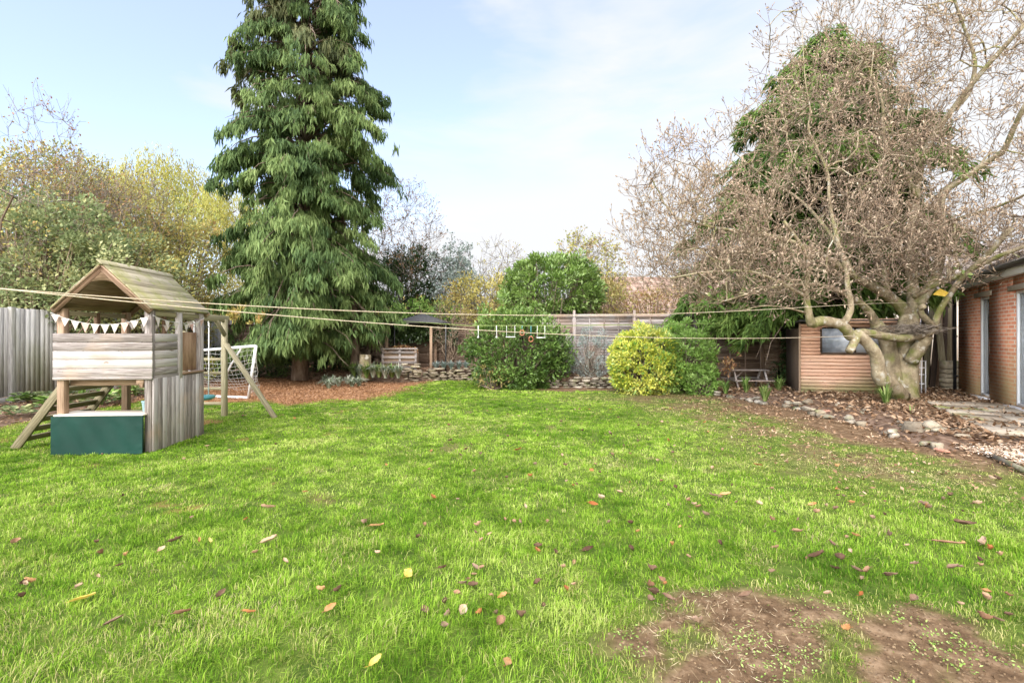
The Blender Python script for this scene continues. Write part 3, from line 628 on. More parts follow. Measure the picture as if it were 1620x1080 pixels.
# upper front: five boards
pb('front_cladding', M['wood'], PH, *[((0, -.028, 1.035 + .112 * i), (1.20, .022, .108)) for i in range(5)], bevel=.003)
pb('front_rail', M['wood'], PH, ((0, -.03, .965), (1.20, .03, .035)))
pb('side_cladding', M['wood'], PH, *[((Wd + .045, .28, 1.035 + .112 * i), (.018, .46, .108)) for i in range(5)], ((Wd + .045, .28, .955), (.02, .50, .07)), bevel=.003)
pb('side_panel', mat('plywood', [(.20, .115, .07), (.33, .21, .135), (.42, .29, .20)], .8, (1, 5, 2), 2.4, 5), PH, ((Wd - .02, .84, 1.28), (.012, .46, .56)), label='brown plywood infill panel')
pb('sill', M['wood_warm'], PH, ((Wd + .03, .86, .975), (.09, .52, .03)))
pb('side_planks', M['wood'], PH, *[((Wd + .052, .0 + .092 * (i + .5), .475 + random.uniform(-.004, .004)), (.018, .088, .95)) for i in range(12)], bevel=.003)
pb('back_planks', M['wood_warm'], PH, *[((.32 + .092 * (i - 1), De - .05, .48), (.088, .018, .96)) for i in range(4)], bevel=.003)
pb('back_post', M['wood_green'], PH, ((.04, De - .03, .48), (.09, .09, .96)))
pb('left_cladding', M['wood_warm'], PH, *[((-Wd - .03, .88, 1.035 + .112 * i), (.018, .5, .108)) for i in range(5)], bevel=.003)
pb('back_cladding', M['wood_warm'], PH, *[((0, De + .03, 1.035 + .112 * i), (1.1, .018, .108)) for i in range(3)], bevel=.003)
pb('floor', M['wood_warm'], PH, *[((0, .06 + .1 * i, .955), (1.06, .094, .022)) for i in range(11)], ((0, .12, .9), (1.0, .045, .08)), ((0, 1.0, .9), (1.0, .045, .08)), bevel=.003)
# roof
ez, rz_, ex = 1.85, 2.42, .60
rl = math.hypot(ex, rz_ - ez); ra = math.atan2(rz_ - ez, ex)
for sgn in (-1, 1):
    mb = MB(); nb = 6
    for i in range(nb):
        t_ = (i + .5) / nb; cx_ = sgn * ex * (1 - t_); cz_ = ez + (rz_ - ez) * t_
        mb.box((cx_, .60, cz_ + .016), (rl / nb * 1.16, 1.34, .018), rot=(0, sgn * (ra + .045), random.uniform(-.004, .004)))
    mb.build('roof_panel', M['roof_wood'], PH, bevel=.004)
pb('roof_lining', M['wood_warm'], PH, *[((sgn * ex * .5, .6, (ez + rz_) / 2 - .012), (rl * .96, 1.36, .008), (0, sgn * ra, 0)) for sgn in (-1, 1)], bevel=0)
pb('ridge_board', M['roof_wood'], PH, ((0.012, .6, rz_ + .022), (.09, 1.43, .02), (0, ra, 0)))
for yy in (-.045, 1.24):
    mb = MB()
    for sgn in (-1, 1): mb.bar((sgn * (ex - .01), yy, ez - .035), (sgn * .0, yy, rz_ - .04), .022, .085, up=(0, 0, 1))
    # arched gusset under the ridge
    n = 12; th = np.linspace(0, 1, n + 1); xo = -.26 + .52 * th; top = rz_ - .05 - np.abs(xo) * math.tan(ra); bot = rz_ - .36 + .15 * np.sqrt(np.clip(1 - (xo / .27) ** 2, 0, 1))
    bot = np.minimum(bot, top - .012)
    V = np.concatenate([np.stack([xo, 0 * xo + yy + s_ * .009, zz_], -1) for s_ in (-1, 1) for zz_ in (top, bot)])
    i = np.arange(n); a_ = n + 1
    mb.add(V, np.concatenate([np.stack([i, i + 1, i + 1 + a_, i + a_], -1), np.stack([i + 2 * a_, i + 3 * a_, i + 3 * a_ + 1, i + 1 + 2 * a_], -1), np.stack([i + a_, i + a_ + 1, i + 1 + 3 * a_, i + 3 * a_], -1)]), .3)
    mb.build('gable_frame', M['wood_warm'], PH)
pb('eave_rail', M['wood_green'], PH, ((Wd, .58, 1.80), (.04, 1.1, .06)), ((-Wd, .58, 1.80), (.04, 1.1, .06)))
pb('counter', M['counter'], PH, ((-.02, .10, .50), (1.08, .36, .022)))
# green panel: cloth stretched over the counter front
n, m2 = 40, 18; X_, Z_ = np.meshgrid(np.linspace(-.565, .525, n), np.linspace(.012, .497, m2)); ed = np.minimum.reduce([X_ + .565, .525 - X_, Z_ - .0, .497 - Z_])
cor = sum(np.exp(-(np.hypot(X_ - cx_, Z_ - cz_) / .16) ** 2) * .006 * np.sin(26 * np.arctan2(Z_ - cz_, X_ - cx_)) for cx_, cz_ in ((-.565, .497), (.525, .497), (-.565, .01), (.525, .01)))
Yv = -.105 + .004 * np.sin(X_ * 23 + Z_ * 11) * sst(ed, 0, .1) + cor + .006 * (fbm(X_ * 10, Z_ * 10, 2, 7) - .5)
mb = MB(); i = np.arange(n * m2).reshape(m2, n)
mb.add(np.stack([X_, Yv, Z_], -1), np.stack([i[:-1, :-1], i[:-1, 1:], i[1:, 1:], i[1:, :-1]], -1).reshape(-1, 4), .5)
mb.box((-.02, -.085, .25), (1.085, .022, .485)); mb.build('fabric_panel', M['tarp'], PH, smooth=False)
pb('bracket', M['wood_warm'], PH, ((Wd - .09, -.005, .92), (.09, .04, .07)), ((Wd - .075, -.005, .87), (.04, .04, .06)))
# ladder leaning on the left side
lad = bpy.data.objects.new('ladder', None); COL.objects.link(lad); lad.parent = PH
b0, t0 = np.array((-1.36, .30, 0.)), np.array((-.62, .30, 1.02)); off = np.array((.06, .78, 0))
for o_ in (0 * off, off):
    mb = MB(); mb.bar(b0 + o_, t0 + o_, .038, .105); mb.build('stringer', M['wood_green'], lad, bevel=.004)
for i in range(7):
    c = b0 + (t0 - b0) * (.13 + i * .128); mb = MB(); a = c + np.array((0, .02, 0)); b2 = c + off - np.array((0, .02, 0))
    mb.bar(a, b2, .088, .022, up=(-.81, 0, .59)); mb.build('tread', M['wood_green'], lad, bevel=.003)
# swing beam, end frame, brace
by = 2.86
beam = MB(); beam.bar((-.02, 1.0, 1.83), (-.0, by + .12, 1.83), .055, .12); beam.build('swing_beam', M['wood_green'], PH, bevel=.006)
mb = MB(); mb.box((.0, by, .91), (.085, .085, 1.82)); mb.build('end_post', M['wood_green'], PH, bevel=.006)
mb = MB(); mb.box((-.72, by, .80), (.085, .085, 1.6)); mb.build('end_post', M['wood_green'], PH, bevel=.006)
mb = MB(); mb.bar((0.045, by - .03, 1.36), (1.06, by - .32, 0.0), .085, .06); mb.build('brace', M['wood_green'], PH, bevel=.005)
mb = MB(); mb.bar((-.0, by - .28, 1.79), (.02, by - .02, 1.52), .05, .07); mb.build('knee_brace', M['wood_green'], PH, bevel=.005)
mb = MB(); mb.bar((Wd - .08, De + .05, 1.80), (Wd - .02, De + .02, 1.56), .03, .06); mb.build('knee_brace', M['wood_green'], PH, bevel=.005)
for z in (.24, .52, .81, 1.07): mb = MB(); mb.bar((-.70, by, z), (-.03, by, z), .04, .05); mb.build('rung', M['wood_green'], PH, bevel=.005)
# bunting (hangs on the posts)
Mph = np.array(Matrix.Translation(PH.location) @ Euler((0, 0, R(4))).to_matrix().to_4x4())
bun = empty('bunting', 'string of cream and pink triangle flags round the playhouse', 'bunting', PH.location, R(4))
runs = [((-.61, -.055, 1.80), (.575, -.055, 1.76), .13, 10, (3, 7)), ((.605, -.03, 1.77), (.61, .52, 1.69), .02, 3, ()), ((.61, .60, 1.67), (.60, 1.12, 1.78), .03, 4, (1, 3)), ((.5, De - .05, 1.75), (-.5, De - .05, 1.74), .08, 6, (1,))]
for (a, b2, sag, nf, pink) in runs:
    a = np.array(a); b2 = np.array(b2); tt = np.linspace(0, 1, 17); line = a + (b2 - a) * tt[:, None]; line[:, 2] -= sag * 4 * tt * (1 - tt)
    mb = MB(); mb.tube(line, .003, 4); mb.build('string', M['rope_w'], bun)
    for f in range(nf):
        t_ = (f + .5) / nf; c = a + (b2 - a) * t_; c[2] -= sag * 4 * t_ * (1 - t_); ax = unit(b2 - a); hw, hh = .05, .115 * random.uniform(.85, 1.1); tw = random.uniform(-.3, .3)
        nrm = np.array((ax[1], -ax[0], 0)); m3 = c + np.array((0, 0, -hh * .5)) + nrm * .012 * tw; tip = c + np.array((0, 0, -hh)) + nrm * .05 * tw + ax * random.uniform(-.015, .015)
        V = [c - ax * hw, c + ax * hw, m3 + ax * hw * .5, m3 - ax * hw * .5, tip]; mb = MB()
        V2 = V + [p_ + nrm * .002 for p_ in V]
        mb.add(V2, [np.array([[0, 1, 2, 3], [5, 8, 7, 6]]), np.array([[3, 2, 4], [8, 9, 7]])]); mb.build('flag', M['cloth_p' if f in pink else 'cloth_w'], bun)
# bucket on the counter
mb = MB(); k_ = 16; an = np.arange(k_) * 2 * np.pi / k_
rings = [(.045, 0), (.058, .13), (.063, .132), (.063, .14), (.055, .138), (.043, .01)]
V = np.concatenate([np.stack([r_ * np.cos(an), r_ * np.sin(an), 0 * an + z], -1) for r_, z in rings]); i = np.arange(k_)
F = np.concatenate([np.stack([i + q * k_, (i + 1) % k_ + q * k_, (i + 1) % k_ + (q + 1) * k_, i + (q + 1) * k_], -1) for q in range(len(rings) - 1)])
mb.add(V, [F, np.arange(k_)[::-1][None], (np.arange(k_) + 5 * k_)[None]])
bk = mb.build('bucket', M['blue'], smooth=False); bk.location = Vector(Mph[:3, :3] @ np.array((.42, .14, .512)) + Mph[:3, 3]); tag(bk, 'small pale blue bucket on the playhouse counter', 'bucket')
# swing: disc seat on two ropes
sw = empty('swing', 'teal disc swing hanging from the beam behind the playhouse', 'swing', Mph[:3, :3] @ np.array((-.03, 2.18, 0)) + Mph[:3, 3], R(4))
mb = MB(); prof = [(0, .0), (.13, .0), (.155, .02), (.16, .045), (.14, .06), (.05, .07), (0, .07)]; k_ = 24; an = np.arange(k_) * 2 * np.pi / k_
V = np.concatenate([np.stack([(r_ + 1e-4) * np.cos(an) * 1.1, (r_ + 1e-4) * np.sin(an) * 1.9, 0 * an + z], -1) for r_, z in prof]); i = np.arange(k_)
mb.add(V, np.concatenate([np.stack([i + q * k_, (i + 1) % k_ + q * k_, (i + 1) % k_ + (q + 1) * k_, i + (q + 1) * k_], -1) for q in range(len(prof) - 1)]))
s_ = mb.build('seat', M['teal'], sw, smooth=True); s_.location = (0, 0, .40)
for dy in (-.22, .22):
    mb = MB(); mb.tube([(0, dy * .95, .46), (.0, dy, 1.0), (.0, dy, 1.66)], .009, 6)
    for q in range(4): mb.tube([(0.012 * (-1) ** q, dy, 1.66 + q * .025), (0, dy, 1.70 + q * .025)], .010, 6)
    mb.build('rope', M['rope_w'], sw)

# ------------------------------------------------------------------ football goal
gl = empty('football_goal', 'small white football goal with sagging net behind the playhouse', 'goal', (0, 0, 0))
A = [P(300, 555, 11.6), P(405, 547, 11.1), P(393, 629, 11.3), P(300, 626, 11.8)]   # near rectangle: top left, top right, bottom right, bottom left
A[2][2] = .04; A[3][2] = .04
A[0] = A[0] + (A[0] - A[1]) * .35; A[3] = A[3] + (A[3] - A[2]) * .35
gl.location = tuple(A[2]); o0 = A[2].copy(); A = [a - o0 for a in A]
for nm, a, b2 in (('crossbar', A[0], A[1]), ('goal_post', A[1], A[2]), ('ground_bar', A[2], A[3]), ('goal_post', A[3], A[0])):
    mb = MB(); mb.tube([a, (a + b2) / 2 + np.array((0, 0, -.008)), b2], .032, 10); mb.build(nm, M['white_metal'], gl, smooth=True)
bk_ = np.array((.0, .75, 0)); B0 = A[2] * .0 + np.array((-.45, .85, -.0)); B1 = A[3] + np.array((.1, .85, 0))
for e_, q in ((A[1] * .85 + A[0] * .15, .0), (A[0] * .9 + A[1] * .1, 1)):
    foot = e_ * 0 + np.array((e_[0] - (.98 if q == 0 else -.2), .75, .02)); kn = foot + np.array((.06, -.05, .36))
    mb = MB(); mb.tube([e_, e_ * .45 + kn * .55 + np.array((0, 0, .03)), kn, foot + np.array((-.01, 0, .15)), foot], .022, 8); mb.build('back_stay', M['white_metal'], gl, smooth=True)
# net: a sagging sheet of cords from the crossbar back and down, plus the side
def net(c00, c10, c01, c11, nu, nv, sag):
    lines = []
    for i in range(nu + 1):
        s = i / nu; t_ = np.linspace(0, 1, 13)
        p = (c00 * (1 - s) + c10 * s) * (1 - t_[:, None]) + (c01 * (1 - s) + c11 * s) * t_[:, None]
        p = p + np.array((.0, -.12, -sag))[None] * (np.sin(np.pi * t_) * np.sin(np.pi * (.1 + .8 * s)))[:, None] + rng.normal(0, .014, (13, 3)); lines.append(p)
    for j in range(1, nv):
        t_ = j / nv; s = np.linspace(0, 1, 13)
        p = (c00 * (1 - t_) + c01 * t_) * (1 - s[:, None]) + (c10 * (1 - t_) + c11 * t_) * s[:, None]
        p = p + np.array((.0, -.12, -sag))[None] * (np.sin(np.pi * t_) * np.sin(np.pi * (.1 + .8 * s)))[:, None] + rng.normal(0, .014, (13, 3)); lines.append(p)
    return np.stack(lines)
bl = A[3] + np.array((.2, .8, 0.0)); br = A[2] + np.array((-.15, .8, 0.0))
N1 = net(A[0], A[1], bl + np.array((0, 0, .05)), br + np.array((0, 0, .05)), 20, 12, .12)
mb = MB(); mb.tubes(N1, np.full(N1.shape[:2], .0035), 3); N2 = net(A[1], A[1] + np.array((-.02, .02, 0)), A[2], br, 8, 10, .03); mb.tubes(N2, np.full(N2.shape[:2], .0035), 3)
mb.build('net', M['rope_w'], gl)

# ------------------------------------------------------------------ clothes lines: from beyond the left edge to the brick house
def line(name, label, pts, Pa, Pb, r):
    Pa = np.array(Pa); Pb = np.array(Pb); out = []
    for u, v in pts:
        k_ = (u - CX) / FPX; t_ = (k_ * Pa[1] - Pa[0]) / ((Pb[0] - Pa[0]) - k_ * (Pb[1] - Pa[1])); q = Pa + (Pb - Pa) * t_
        out.append((q[0], q[1], CAMZ - (v - HOR) / FPX * q[1]))
    out = np.array(out)
    # smooth sag
    s = np.linalg.norm(out[:, :2] - out[0, :2], axis=1); c = np.polyfit(s, out[:, 2], 3); s2 = np.linspace(0, s[-1], 60)
    q = np.stack([np.interp(s2, s, out[:, 0]), np.interp(s2, s, out[:, 1]), np.polyval(c, s2)], -1)
    mb = MB(); mb.tube(q, r, 6); tag(mb.build(name, M['rope'], smooth=True), label, 'clothes line'); return q
line('clothes_line', 'upper of two pale clothes lines crossing the garden', [(-260, 440), (0, 454.5), (213, 469), (450, 486), (600, 493), (750, 497), (950, 499.5), (1105, 497), (1265, 485), (1540, 487)], (-3.2, 2.8), (11.36, 12.1), .0043)
line('clothes_line', 'lower of two pale clothes lines, drooping to the shed', [(-260, 432), (0, 457), (213, 476), (450, 498), (600, 511), (760, 522), (880, 529), (960, 533), (1105, 536), (1265, 533), (1500, 523)], (-3.3, 2.65), (11.26, 11.95), .0041)
# ninja line with hanging grips in front of the dark bush
Yh = 12.4
mb = MB(); a = P(640, 508, 15.2); b2 = P(742, 515, 13.0); c = P(900, 515, Yh); d = P(1105, 512, 12.5); e = P(1262, 510, 13.4)
mb.tube([a, b2, c, d, e], .010, 6); NL = mb.build('slack_line', M['strap'], smooth=True); tag(NL, 'thin green strap line stretched in front of the dark bush', 'strap')
def hang(kind, u, w_, vb, label):
    t = empty(kind, label, 'hanging grip', P(u, 515, Yh), 0, None); Z = lambda v: -(v - 515) / FPX * Yh; wm = w_ / FPX * Yh
    if kind == 'knotted_rope':
        mb = MB(); mb.tube([(0, 0, 0), (0.004, 0, Z(vb))], .010, 6); mb.build('rope', M['rope_w'], t); mb = MB(); rock_mesh(mb, (0, 0, Z(vb)), (.05, .05, .06), 77); mb.build('knot', M['rope_w'], t)
    elif kind == 'trapeze':
        for s_ in (-1, 1): mb = MB(); mb.tube([(s_ * wm / 2, 0, 0.0), (s_ * wm / 2, 0, Z(vb))], .0065, 6); mb.build('rope', M['rope_w'], t)
        mb = MB(); mb.tube([(-wm * .58, 0, Z(vb)), (wm * .58, 0, Z(vb))], .013, 8); mb.build('bar', M['rope_w'], t, smooth=True)
    else:
        mb = MB(); mb.tube([(0, 0, 0), (0, 0, Z(vb) + .07)], .009, 6); mb.build('rope', M['teal'], t)
        an = np.linspace(0, 2 * np.pi, 17); mb = MB(); mb.tube(np.stack([.055 * np.sin(an) * (1 - .25 * np.cos(an)), 0 * an, Z(vb) + .07 * np.cos(an)], -1), .014, 8); mb.build('ring', M['ring'], t, smooth=True)
hang('knotted_rope', 756.5, 0, 533, 'leftmost knotted rope end hanging in front of the bush')
hang('knotted_rope', 785.5, 0, 533, 'second knotted rope, just left of the first trapeze')
hang('trapeze', 808, 13, 533, 'white trapeze bar left of the orange rings')
hang('ring_grip', 826, 0, 526, 'upper orange ring grip hanging in front of the bush')
hang('ring_grip', 840, 0, 536, 'lower orange ring grip hanging in front of the bush')
hang('trapeze', 856, 12, 534, 'white trapeze bar right of the orange rings')

# ------------------------------------------------------------------ shed
sx0, sx1, sy, sz0, sz1 = 7.13, 9.48, 11.75, .09, 1.82
SH = empty('garden_shed', 'reddish brown clad garden shed behind the bare tree', 'shed', (sx0 + 1.14, sy - .284, sz0), R(-14)); hw = (sx1 - sx0) / 2; H_ = sz1 - sz0
wx0, wx1, wz0, wz1 = -.69, .70, 1.02, 1.60
mb = MB(); z = .0
while z < H_ - .01:
    hb = min(.086, H_ - z); 
    if z + hb > wz0 and z < wz1:
        for a, b2 in ((-hw, wx0), (wx1, hw)): mb.box(((a + b2) / 2, 0, z + hb / 2), (b2 - a, .02, hb - .009), rot=(R(6), 0, 0))
    else: mb.box((0, 0, z + hb / 2), (2 * hw, .02, hb - .009), rot=(R(6), 0, 0))
    z += .086
mb.box((0, .03, wz0 / 2), (2 * hw, .01, wz0)); mb.build('front_cladding', M['shed'], SH)
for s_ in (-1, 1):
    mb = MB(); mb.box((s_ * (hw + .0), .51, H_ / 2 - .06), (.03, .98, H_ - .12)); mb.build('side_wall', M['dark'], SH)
    mb = MB(); mb.box((s_ * (hw + .005), -.018, H_ / 2), (.045, .03, H_ + .01)); mb.build('corner_trim', M['wood_warm'], SH, bevel=.003)
mb = MB(); mb.box((0, 1.0, H_ / 2 - .1), (2 * hw, .03, H_ - .2)); mb.build('back_wall', M['shed'], SH)
mb = MB(); mb.box(((wx0 + wx1) / 2, .045, (wz0 + wz1) / 2), (wx1 - wx0, .01, wz1 - wz0)); wn = mb.build('window', M['film'], SH)
mb = MB(); mb.box(((wx0 + wx1) / 2, -.014, wz0 - .02), (wx1 - wx0 + .06, .04, .04)); mb.box((wx0 - .018, -.012, (wz0 + wz1) / 2), (.035, .03, wz1 - wz0)); mb.box(((wx0 + wx1) / 2 + .02, .0, (wz0 + wz1) / 2), (.03, .03, wz1 - wz0)); mb.build('frame', M['dark'], wn)
mb = MB(); mb.box((0, .45, H_ + .03), (2 * hw + .14, 1.3, .03), rot=(R(-3), 0, 0)); mb.build('roof', M['felt'], SH, bevel=.003)
mb = MB(); mb.box((0.1, -.17, H_ + .05), (2 * hw - .0, .022, .10)); mb.build('fascia', M['shed'], SH, bevel=.003)
mb = MB(); mb.box((0, .49, -.04), (2 * hw + .12, 1.1, .06)); mb.build('base', M['lintel'], SH)

# ------------------------------------------------------------------ brick house on the right
th = math.atan2(-.870, -.493)
BH = empty('brick_house', 'single storey red brick building at the right edge', 'house', (HC[0], HC[1], 0), th)
L_h, z_t = 9.0, 2.66; dep = 5.5
wins = [(1.36, 2.04, .17, 2.38), (3.24, 4.7, .17, 2.38)]
mb = MB(); xs = 0.0
for (a, b2, c, d) in wins:
    mb.box(((xs + a) / 2, .11, z_t / 2), (a - xs, .22, z_t)); mb.box(((a + b2) / 2, .11, c / 2), (b2 - a, .22, c)); mb.box(((a + b2) / 2, .11, (d + z_t) / 2), (b2 - a, .22, z_t - d)); xs = b2
mb.box(((xs + L_h) / 2, .11, z_t / 2), (L_h - xs, .22, z_t)); mb.build('wall', M['brick'], BH)
mb = MB(); mb.box((.11, dep / 2 + .11, z_t / 2), (.22, dep - .22, z_t)); mb.build('end_wall', M['brick'], BH)
mb = MB(); mb.box((L_h - .11, dep / 2 + .11, z_t / 2), (.22, dep - .22, z_t)); mb.build('end_wall', M['brick'], BH)
for (a, b2, c, d) in wins:
    f = MB(); fw = .055
    f.box((a + fw / 2, .08, (c + d) / 2), (fw, .07, d - c)); f.box((b2 - fw / 2, .08, (c + d) / 2), (fw, .07, d - c)); f.box(((a + b2) / 2, .08, c + fw / 2), (b2 - a - 2 * fw, .068, fw)); f.box(((a + b2) / 2, .08, d - fw / 2), (b2 - a - 2 * fw, .068, fw))
    if b2 - a > 1: f.box(((a + b2) / 2, .08, (c + d) / 2), (.06, .066, d - c - 2 * fw))
    wf = f.build('window', M['upvc'], BH, bevel=.004)
    g = MB(); g.box(((a + b2) / 2, .085, (c + d) / 2), (b2 - a - 2 * fw, .012, d - c - 2 * fw)); g.build('pane', M['glass'], wf)
    g = MB(); x = a + .06
    while x < b2 - .04: g.box((x, .19, (c + d) / 2), (.085, .006, d - c - .1), rot=(0, 0, .35)); x += .075
    g.box(((a + b2) / 2, .3, (c + d) / 2), (b2 - a + .2, .01, d - c + .2)); g.build('blind', M['blind'], wf)
    g = MB(); g.box(((a + b2) / 2, -.04, c - .025), (b2 - a + .16, .16, .045)); g.build('sill', M['upvc'], wf, bevel=.006)
    g = MB(); g.box(((a + b2) / 2 - .03, -.004, d + .055), (b2 - a + .34, .03, .105)); g.build('lintel', M['lintel'], wf, bevel=.004)
mb = MB(); mb.box((L_h / 2 - .1, -.10, z_t + .10), (L_h + .2, .022, .19)); mb.box((L_h / 2 - .1, -.05, z_t + .005), (L_h + .2, .12, .02)); mb.build('fascia', M['upvc'], BH, bevel=.003)
mb = MB(); mb.tube([(-.25, -.165, z_t + .19), (L_h, -.165, z_t + .17)], .058, 10); mb.build('gutter', M['black'], BH, smooth=True)
pit = R(26)
mb = MB(); nrow = 14; rr_ = (dep / 2 + .3) / math.cos(pit)
for sgn in (1, -1):
    for i in range(nrow):
        t_ = (i + .5) / nrow * rr_; yb = -.18 + t_ * math.cos(pit); zb = z_t + .20 + t_ * math.sin(pit)
        if sgn < 0: yb = dep + .24 - t_ * math.cos(pit)
        for j in range(28):
            mb.box(((-.25 + (j + .5) * (L_h + .4) / 28) + (.16 if i % 2 else 0), yb, zb + .02), ((L_h + .4) / 28 - .006, rr_ / nrow * 1.1, .018), rot=(sgn * (pit - .05), 0, 0))
mb.build('roof', M['tile'], BH)
mb = MB(); yr = -.18 + rr_ * math.cos(pit)
mb.add([(0, .0, z_t), (0, dep, z_t), (0, yr, z_t + .1 + rr_ * math.sin(pit) * .97), (.2, .0, z_t), (.2, dep, z_t), (.2, yr, z_t + .1 + rr_ * math.sin(pit) * .97)], [np.array([[0, 2, 1], [3, 4, 5]]), np.array([[0, 3, 5, 2], [1, 2, 5, 4]])]); mb.build('gable', M['brick'], BH)
mb = MB(); mb.tube([(.30, -.16, z_t + .15), (.24, -.15, z_t - .02), (.02, -.075, z_t - .38), (.0, -.07, z_t - .5), (0, -.07, .02)], .038, 10); mb.build('drainpipe', M['black'], BH, smooth=True)
mb = MB(); 
for z in (.5, 1.5): mb.box((0, -.06, z), (.12, .07, .035))
mb.build('pipe_clip', M['black'], BH)

# timber and blocks leaning in the gap between shed and house
pl = [(1462, 1478, 455, 12.6, .16), (1474, 1488, 465, 12.5, .15), (1484, 1492, 445, 12.8, .14), (1492, 1497, 440, 12.4, .12), (1502, 1501, 420, 12.5, .13), (1508, 1507, 425, 12.7, .10), (1468, 1462, 480, 12.9, .2), (1496, 1480, 470, 12.2, .17)]
PLK = ['wide greenish plank leaning right, leftmost but one in the gap', 'dark plank leaning right between two greenish ones', 'brown plank tallest of the middle of the gap', 'thin dark board almost upright beside the stone blocks', 'upright greenish plank directly behind the stone blocks', 'narrow dark board against the drainpipe', 'dark wide plank in the shadow nearest the shed', 'frontmost greenish plank with the strongest lean']
for i, (ub, ut, vt, Yp, wd) in enumerate(pl):
    a = P(ub, 0, Yp); a[2] = .05; b2 = P(ut, vt, Yp + .55); mb = MB(); mb.bar(a, b2, wd, .03, up=(0, 1, 0))
    tag(mb.build('timber_plank', M[['wood_green', 'dark', 'wood_warm', 'dark', 'wood_green', 'dark', 'dark', 'wood_green'][i]], bevel=.004, loc=a), PLK[i], 'plank', 'planks leaning beside the drainpipe')
for i in range(6):
    q = P(1503 + random.uniform(-2, 3), 0, 12.15); mb = MB(); mb.box((0, 0, 0), (.42, .2, .10 if i < 5 else .2), rot=(0, 0, random.uniform(-.15, .1)))
    o = mb.build('stone_block', M['stone'], bevel=.012); o.location = (q[0], q[1], .15 + .115 * i + (.05 if i == 5 else 0)); tag(o, 'rough pale stone block in the stack against the drainpipe corner' if i < 5 else 'concrete block on top of the stack beside the drainpipe', 'block', 'stacked stone blocks by the drainpipe' if i < 5 else None)
# white wire rack beside the trunk
rk = empty('wire_rack', 'narrow white rack standing against the bare tree trunk', 'rack', P(1461, 0, 11.2) * np.array((1, 1, 0)), .4)
for x in (-.085, .085): mb = MB(); mb.tube([(x, 0, .12), (x, 0, .93)], .013, 8); mb.build('upright', M['white_metal'], rk)
for z in (.14, .38, .60, .76, .92):
    mb = MB(); mb.tube([(-.085, 0, z), (.085, 0, z)], .011, 8); mb.tube([(-.085, 0, z), (-.06, .2, z), (.06, .2, z), (.085, 0, z)], .009, 6); mb.build('shelf', M['white_metal'], rk)

# picnic bench
pbn = empty('picnic_bench', 'small weathered grey picnic bench under the cypress', 'picnic bench', (P(1182, 0, 12.9)[0], 12.9, .12), R(-3))
wd = .98
pb('table_top', M['fence_lap'], pbn, *[((0, -.17 + .115 * i, .47), (wd, .108, .022)) for i in range(4)])
pb('seat', M['fence_lap'], pbn, *[((0, -.55 + .10 * i, .22), (wd + .05, .095, .022)) for i in range(2)])
pb('seat', M['fence_lap'], pbn, *[((0, .42 + .10 * i, .22), (wd + .05, .095, .022)) for i in range(2)])
for s_ in (-1, 1):
    mb = MB(); mb.bar((s_ * .40, -.12, .46), (s_ * .40, -.40, .0), .035, .06, up=(0, 1, 0)); mb.build('leg', M['fence_lap'], pbn)
    mb = MB(); mb.bar((s_ * .40, .12, .46), (s_ * .40, .40, .0), .035, .06, up=(0, 1, 0)); mb.build('leg', M['fence_lap'], pbn)
    mb = MB(); mb.bar((s_ * .365, -.5, .19), (s_ * .365, .5, .19), .03, .05); mb.build('cross_rail', M['fence_lap'], pbn)
mb = MB(); mb.bar((-.36, 0, .2), (-.1, 0, .45), .03, .04, up=(0, 1, 0)); mb.build('brace', M['fence_lap'], pbn)

# ------------------------------------------------------------------ back left corner: log store, pallet planter, tarpaulin canopy
LS = empty('log_store', 'open fronted timber log store in the back left corner', 'log store', (P(612, 0, 16.6)[0], 16.6, .3))
for dx, dy, hh in ((-.0, 0, 1.55), (1.55, 0, 1.55), (-1.0, 0, 1.5), (-1, 1, 1.4), (1.55, 1, 1.4)): pb('post', M['wood_warm'], LS, ((dx, dy, hh / 2), (.09, .09, hh)))
pb('roof', M['felt'], LS, ((.25, .5, 1.62), (2.9, 1.4, .03), (R(-5), 0, 0))); pb('roof_edge', M['counter'], LS, ((-.0, -.22, 1.60), (1.6, .03, .06), (0, R(-2), 0)))
pb('rail', M['wood_warm'], LS, ((.3, 0, .08), (2.6, .05, .08)))
mb = MB()
k_ = 0
for i in range(70):
    a = np.array((LS.location.x - random.uniform(.0, .95), 16.62 + random.uniform(-.03, .1), .4 + random.uniform(0, .75) * 1.0)); 
    mb.tube([a, a + np.array((random.uniform(-.03, .03), .38, 0))], random.uniform(.035, .07), 7)
tag(mb.build('log_pile', M['bark_dark']), 'heap of dark split logs left of the pallet planter', 'logs', kind='stuff')
PP = empty('pallet_planter', 'raised planter made of grey pallets and filled with brown leaves', 'planter', (P(634, 0, 16.0)[0], 16.0, .25))
for i in range(5): pb('slat', M['fence_lap'], PP, ((0, -.25, .06 + .165 * i), (1.15, .022, .085)))
for dx in (-.55, .02, .55): pb('post', M['wood'], PP, ((dx, -.225, .40), (.07, .03, .80)))
pb('box', M['wood_warm'], PP, ((0, .1, .36), (1.08, .55, .70))); pb('top_rail', M['wood'], PP, ((0, -.25, .84), (1.22, .06, .05)))
x = rng.uniform(-.5, .5, 900); y = rng.uniform(-.2, .35, 900)
mb = MB(); a = rng.uniform(0, 6.3, 900); mb.leaves(np.stack([x, y, .72 + rng.uniform(0, .20, 900) * (1 - (x / .6) ** 2)], -1), np.stack([np.cos(a), np.sin(a), rng.normal(0, .5, 900)], -1), unit(np.stack([rng.normal(0, .5, 900), rng.normal(0, .5, 900), np.ones(900)], -1)), .11, .06)
o = mb.build('leaf_heap', M['redleaf']); o.location = PP.location; tag(o, 'heap of russet dead leaves in the pallet planter', 'leaf heap', kind='stuff')
